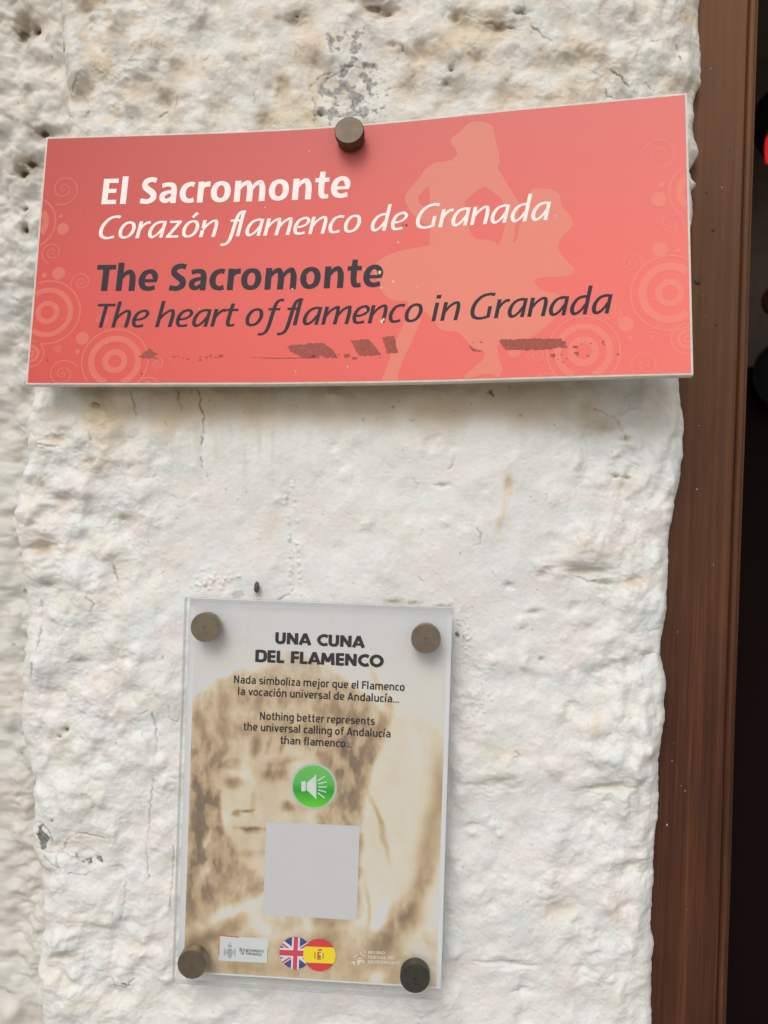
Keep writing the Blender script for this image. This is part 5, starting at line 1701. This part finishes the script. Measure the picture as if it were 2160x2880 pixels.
# sun-bleached towards the top: greyer old varnish
spz = N(M_WOOD, 'ShaderNodeSeparateXYZ')
LK(M_WOOD, tc.outputs['Object'], spz.inputs[0])
mz = N(M_WOOD, 'ShaderNodeMapRange')
mz.inputs['From Min'].default_value, mz.inputs['From Max'].default_value = -.15, .45
mz.inputs['To Min'].default_value, mz.inputs['To Max'].default_value = 0, .45
LK(M_WOOD, spz.outputs['Z'], mz.inputs['Value'])
mxz = N(M_WOOD, 'ShaderNodeMix', data_type='RGBA')
LK(M_WOOD, mz.outputs[0], mxz.inputs['Factor'])
LK(M_WOOD, mxw.outputs[2], mxz.inputs[6])
mxz.inputs[7].default_value = L4(132, 94, 58)
LK(M_WOOD, mxz.outputs[2], pw.inputs['Base Color'])
bw = N(M_WOOD, 'ShaderNodeBump', Strength=.15, Distance=.0004)
LK(M_WOOD, nA.outputs[0], bw.inputs['Height'])
LK(M_WOOD, bw.outputs[0], pw.inputs['Normal'])

FY = .024                                     # front face of the frame
xo = float(at(2092, 1440, FY)[0])              # outer (right) edge of the frame
xg = float(at(2062, 1440, FY)[0])              # groove
frame = thing('door_frame', 'brown varnished wooden door frame beside the whitewashed wall', 'door frame', (xo - .06, FY + .03, -1.35))
ZT, ZB = .80, -1.35


def profile_post(name, prof, z0, z1, n=40):
    """extruded moulding: profile in (x, y), a little uneven along its length"""
    zz = np.linspace(z0, z1, n)
    V, Fc = [], []
    m = len(prof)
    for i, z in enumerate(zz):
        for (x, y) in prof:
            V.append((x + .0003 * math.sin(z * 13), y + .0003 * math.sin(z * 31 + 1), z))
    for i in range(n - 1):
        for j in range(m):
            a, b = i * m + j, i * m + (j + 1) % m
            Fc.append((a, b, b + m, a + m))
    Fc.append(tuple(range(m)))
    Fc.append(tuple((n - 1) * m + j for j in reversed(range(m))))
    me = bpy.data.meshes.new(name)
    me.from_pydata(V, [], Fc)
    bm = bmesh.new()
    bm.from_mesh(me)
    bmesh.ops.recalc_face_normals(bm, faces=bm.faces[:])
    bm.to_mesh(me)
    bm.free()
    return me


put('post', profile_post('post', [(xo - .115, FY + .07), (xo - .115, FY), (xg - .0016, FY), (xg - .0006, FY + .0018), (xg + .0002, FY + .0022), (xg + .0002, FY + .07)], ZB, ZT), M_WOOD, frame)
bead = [(xg + .0004, FY + .07), (xg + .0004, FY + .0022)] + [(xg + .0034 - .003 * math.cos(a), FY + .0022 - .0034 * math.sin(a)) for a in np.linspace(0, math.pi, 8)] + \
       [(xg + .0066, FY + .0018), (xo - .0006, FY + .0022), (xo, FY + .0034), (xo, FY + .07)]
put('bead_moulding', profile_post('bead_moulding', bead, ZB, ZT), M_WOOD, frame)
M_NAIL = mat('rusty_iron', L4(74, 66, 62), rough=.7, metal=.4)
for (x, y, r) in [(1962, 792, .0024), (1986, 542, .0011), (2006, 646, .0014), (2012, 913, .0012), (2054, 422, .0010), (1895, 2092, .0012), (2012, 912, .0009)][:6]:
    P = at(x, y, FY)
    bm = bmesh.new()
    bmesh.ops.create_uvsphere(bm, u_segments=12, v_segments=8, radius=r)
    for v in bm.verts:
        v.co.y *= .45
    bmesh.ops.translate(bm, vec=Vector((P[0], FY - .0001, P[2])), verts=bm.verts[:])
    bm_obj('nail_head', bm, M_NAIL, frame, True)
# whitewash splashes on the wood
bm = bmesh.new()
rg2 = np.random.RandomState(8)
for (x, y, r) in [(1999, 193, .0007), (2030, 527, .0008), (1996, 1053, .0006), (1966, 1197, .0006), (1960, 1376, .0009), (1905, 1777, .0011), (2006, 1588, .0006), (1876, 2320, .0012), (1927, 2224, .0007), (1933, 2558, .0006), (2048, 990, .0005), (1984, 890, .0005), (2045, 2105, .0008), (1890, 2140, .0006), (1915, 2210, .0005)] + \
        [(rg2.uniform(1900, 2080), rg2.uniform(0, 2880), rg2.uniform(.0002, .0004)) for _ in range(10)]:
    P = at(x, y, FY)
    if P[0] > xg - .003:
        continue
    k = bmesh.ops.create_icosphere(bm, subdivisions=1, radius=r * .72)
    e1 = rg2.uniform(.6, 1.3)
    for v in k['verts']:
        v.co = Vector((v.co.x * e1 + P[0], v.co.y * .3 + FY - .0001, v.co.z / e1 * 1.1 + P[2]))
tag(bm_obj('paint_splashes', bm, mat('splash_white', (.42, .38, .34, 1), rough=.7), frame), kind='stuff')
# far post and lintel of the doorway, out of the picture
bmx = box_bm(xo + .95, xo + 1.07, FY, FY + .07, ZB, ZT, .002)
bm_obj('post', bmx, M_WOOD, frame)
bmx = box_bm(xo - .115, xo + 1.07, FY, FY + .07, ZT + .001, ZT + .12, .002)
bm_obj('lintel', bmx, M_WOOD, frame)

# ------------------------------------------------------------------ the rest of the house front and the room behind the door
M_PLAIN = mat('plain_whitewash', (.66, .64, .60, 1), rough=.8)
add_grain(M_PLAIN, 30, .08, bump=.5, bscale=20, bdist=.01)
bmx = box_bm(xo + 1.06, 4.0, .0, .30, -1.35, 1.95, .01)
o = bm_obj('house_wall', bmx, M_PLAIN)
tag(o, 'whitewashed house wall to the right of the doorway', 'wall')
bmx = box_bm(-1.6, xo + 1.055, .075, .30, .925, 1.95, .01)
o = bm_obj('wall_above_door', bmx, M_PLAIN)
tag(o, 'whitewashed wall over the door lintel', 'wall')

X0, X1, Y1 = xo - .12, 3.4, 1.05
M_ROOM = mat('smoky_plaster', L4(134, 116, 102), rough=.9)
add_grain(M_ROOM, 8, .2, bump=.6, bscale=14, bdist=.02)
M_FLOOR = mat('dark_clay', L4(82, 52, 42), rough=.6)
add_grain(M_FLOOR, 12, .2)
M_PAVE = mat('street_stone', (.34, .32, .29, 1), rough=.85)
add_grain(M_PAVE, 9, .2, bump=.5, bscale=40, bdist=.004)


def plate(name, x0, x1, y0, y1, z0, z1, m, kind='structure'):
    o = bm_obj(name, box_bm(x0, x1, y0, y1, z0, z1), m)
    o['kind'] = kind
    return o


plate('room_floor', X0 - .1, X1 + .1, .08, Y1 + .1, -1.40, -1.349, M_FLOOR)
plate('room_ceiling', X0 - .1, X1 + .1, .31, Y1 + .1, 1.2, 1.3, M_ROOM)
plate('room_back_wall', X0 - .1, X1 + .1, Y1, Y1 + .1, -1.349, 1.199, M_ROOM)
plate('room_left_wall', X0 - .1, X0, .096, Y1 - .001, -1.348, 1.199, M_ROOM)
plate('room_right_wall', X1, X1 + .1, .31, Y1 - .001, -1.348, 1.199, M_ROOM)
gr = bm_obj('pavement', box_bm(-14, 14, -14, .076, -1.55, -1.352), M_PAVE)
gr['kind'] = 'structure'

# things in the dark room
M_BLK = mat('black_iron', L4(14, 13, 14), rough=.6, spec=.3)
M_COP = mat('old_copper', L4(120, 66, 40), rough=.4, metal=.7)


def pan(px, py, rpx, Yd, m, name, label, cat):
    P = at(px, py, Yd)
    r = rpx * (Yd + DIST) / F_PX
    t = thing(name, label, cat, (float(P[0]), Yd, float(P[2] - r)), 'pans hanging in the dark room')
    bm = bmesh.new()
    prof = [(0, 0), (r * .86, 0), (r * .98, -.016), (r, -.025), (r * .97, -.025), (r * .95, -.018), (r * .83, -.004), (0, -.004)]
    n = 40
    vs = [[bm.verts.new((P[0] + q * math.cos(2 * math.pi * k / n), Yd + y, P[2] + q * math.sin(2 * math.pi * k / n))) for k in range(n)] for q, y in prof[1:-1]]
    for i in range(len(vs) - 1):
        for k in range(n):
            bm.faces.new((vs[i][k], vs[i][(k + 1) % n], vs[i + 1][(k + 1) % n], vs[i + 1][k]))
    bm.faces.new(vs[0][::-1])
    bm.faces.new(vs[-1])
    bm_obj('bowl', bm, m, t, True)
    bm = box_bm(P[0] - .012, P[0] + .012, Yd - .025, Yd - .019, P[2] + r, P[2] + r + .09, .003)
    bm_obj('handle', bm, m, t)
    return t


pan(2222, 368, 118, .86, M_BLK, 'hanging_pan', 'large black round pan hanging in the dark room behind the red lamp', 'pan')
pan(2205, 1060, 98, .86, M_BLK, 'hanging_pan', 'black round pan hanging lower inside the doorway', 'pan')
pan(2183, 850, 48, .85, M_COP, 'copper_pot', 'small copper pan with a glint hanging between the two black pans', 'pan')
# red lamp
LY = .74
P = at(2158, 420, LY)
lamp = thing('red_lamp', 'glowing red glass lamp in the dark room right of the door frame', 'lamp', (float(P[0]), LY, float(P[2] + .05)))
M_RED = mat('red_glass', L4(200, 20, 30), rough=.15)
pr = M_RED.node_tree.nodes['Principled BSDF']
pr.inputs['Emission Color'].default_value = (1, .03, .03, 1)
pr.inputs['Emission Strength'].default_value = .55


def lathe(name, prof, c, m, par, n=28):
    bm = bmesh.new()
    vs = [[bm.verts.new((c[0] + q * math.cos(2 * math.pi * k / n), c[1] + q * math.sin(2 * math.pi * k / n), c[2] + z)) for k in range(n)] for q, z in prof]
    for i in range(len(vs) - 1):
        for k in range(n):
            bm.faces.new((vs[i][k], vs[i][(k + 1) % n], vs[i + 1][(k + 1) % n], vs[i + 1][k]))
    bm.faces.new(vs[0][::-1])
    bm.faces.new(vs[-1])
    bmesh.ops.recalc_face_normals(bm, faces=bm.faces[:])
    return bm_obj(name, bm, m, par, True)


lathe('glass_shade', [(.003, -.024), (.006, -.022), (.0075, -.010), (.008, .006), (.007, .018), (.004, .024)], (P[0] + .004, LY, P[2]), M_RED, lamp)
M_BRS = mat('brass', L4(190, 140, 70), rough=.3, metal=.9)
lathe('brass_cap', [(.0045, .024), (.008, .026), (.006, .032), (.002, .036), (.001, .38)], (P[0] + .004, LY, P[2]), M_BRS, lamp)
# dark cupboard below
cx = float(at(2120, 1600, .9)[0])
cz = float(at(2120, 1030, .9)[2])
cup = thing('dark_cupboard', 'dark wooden cupboard in the gloom of the room inside the doorway', 'cupboard', (cx + .6, .97, -1.349))
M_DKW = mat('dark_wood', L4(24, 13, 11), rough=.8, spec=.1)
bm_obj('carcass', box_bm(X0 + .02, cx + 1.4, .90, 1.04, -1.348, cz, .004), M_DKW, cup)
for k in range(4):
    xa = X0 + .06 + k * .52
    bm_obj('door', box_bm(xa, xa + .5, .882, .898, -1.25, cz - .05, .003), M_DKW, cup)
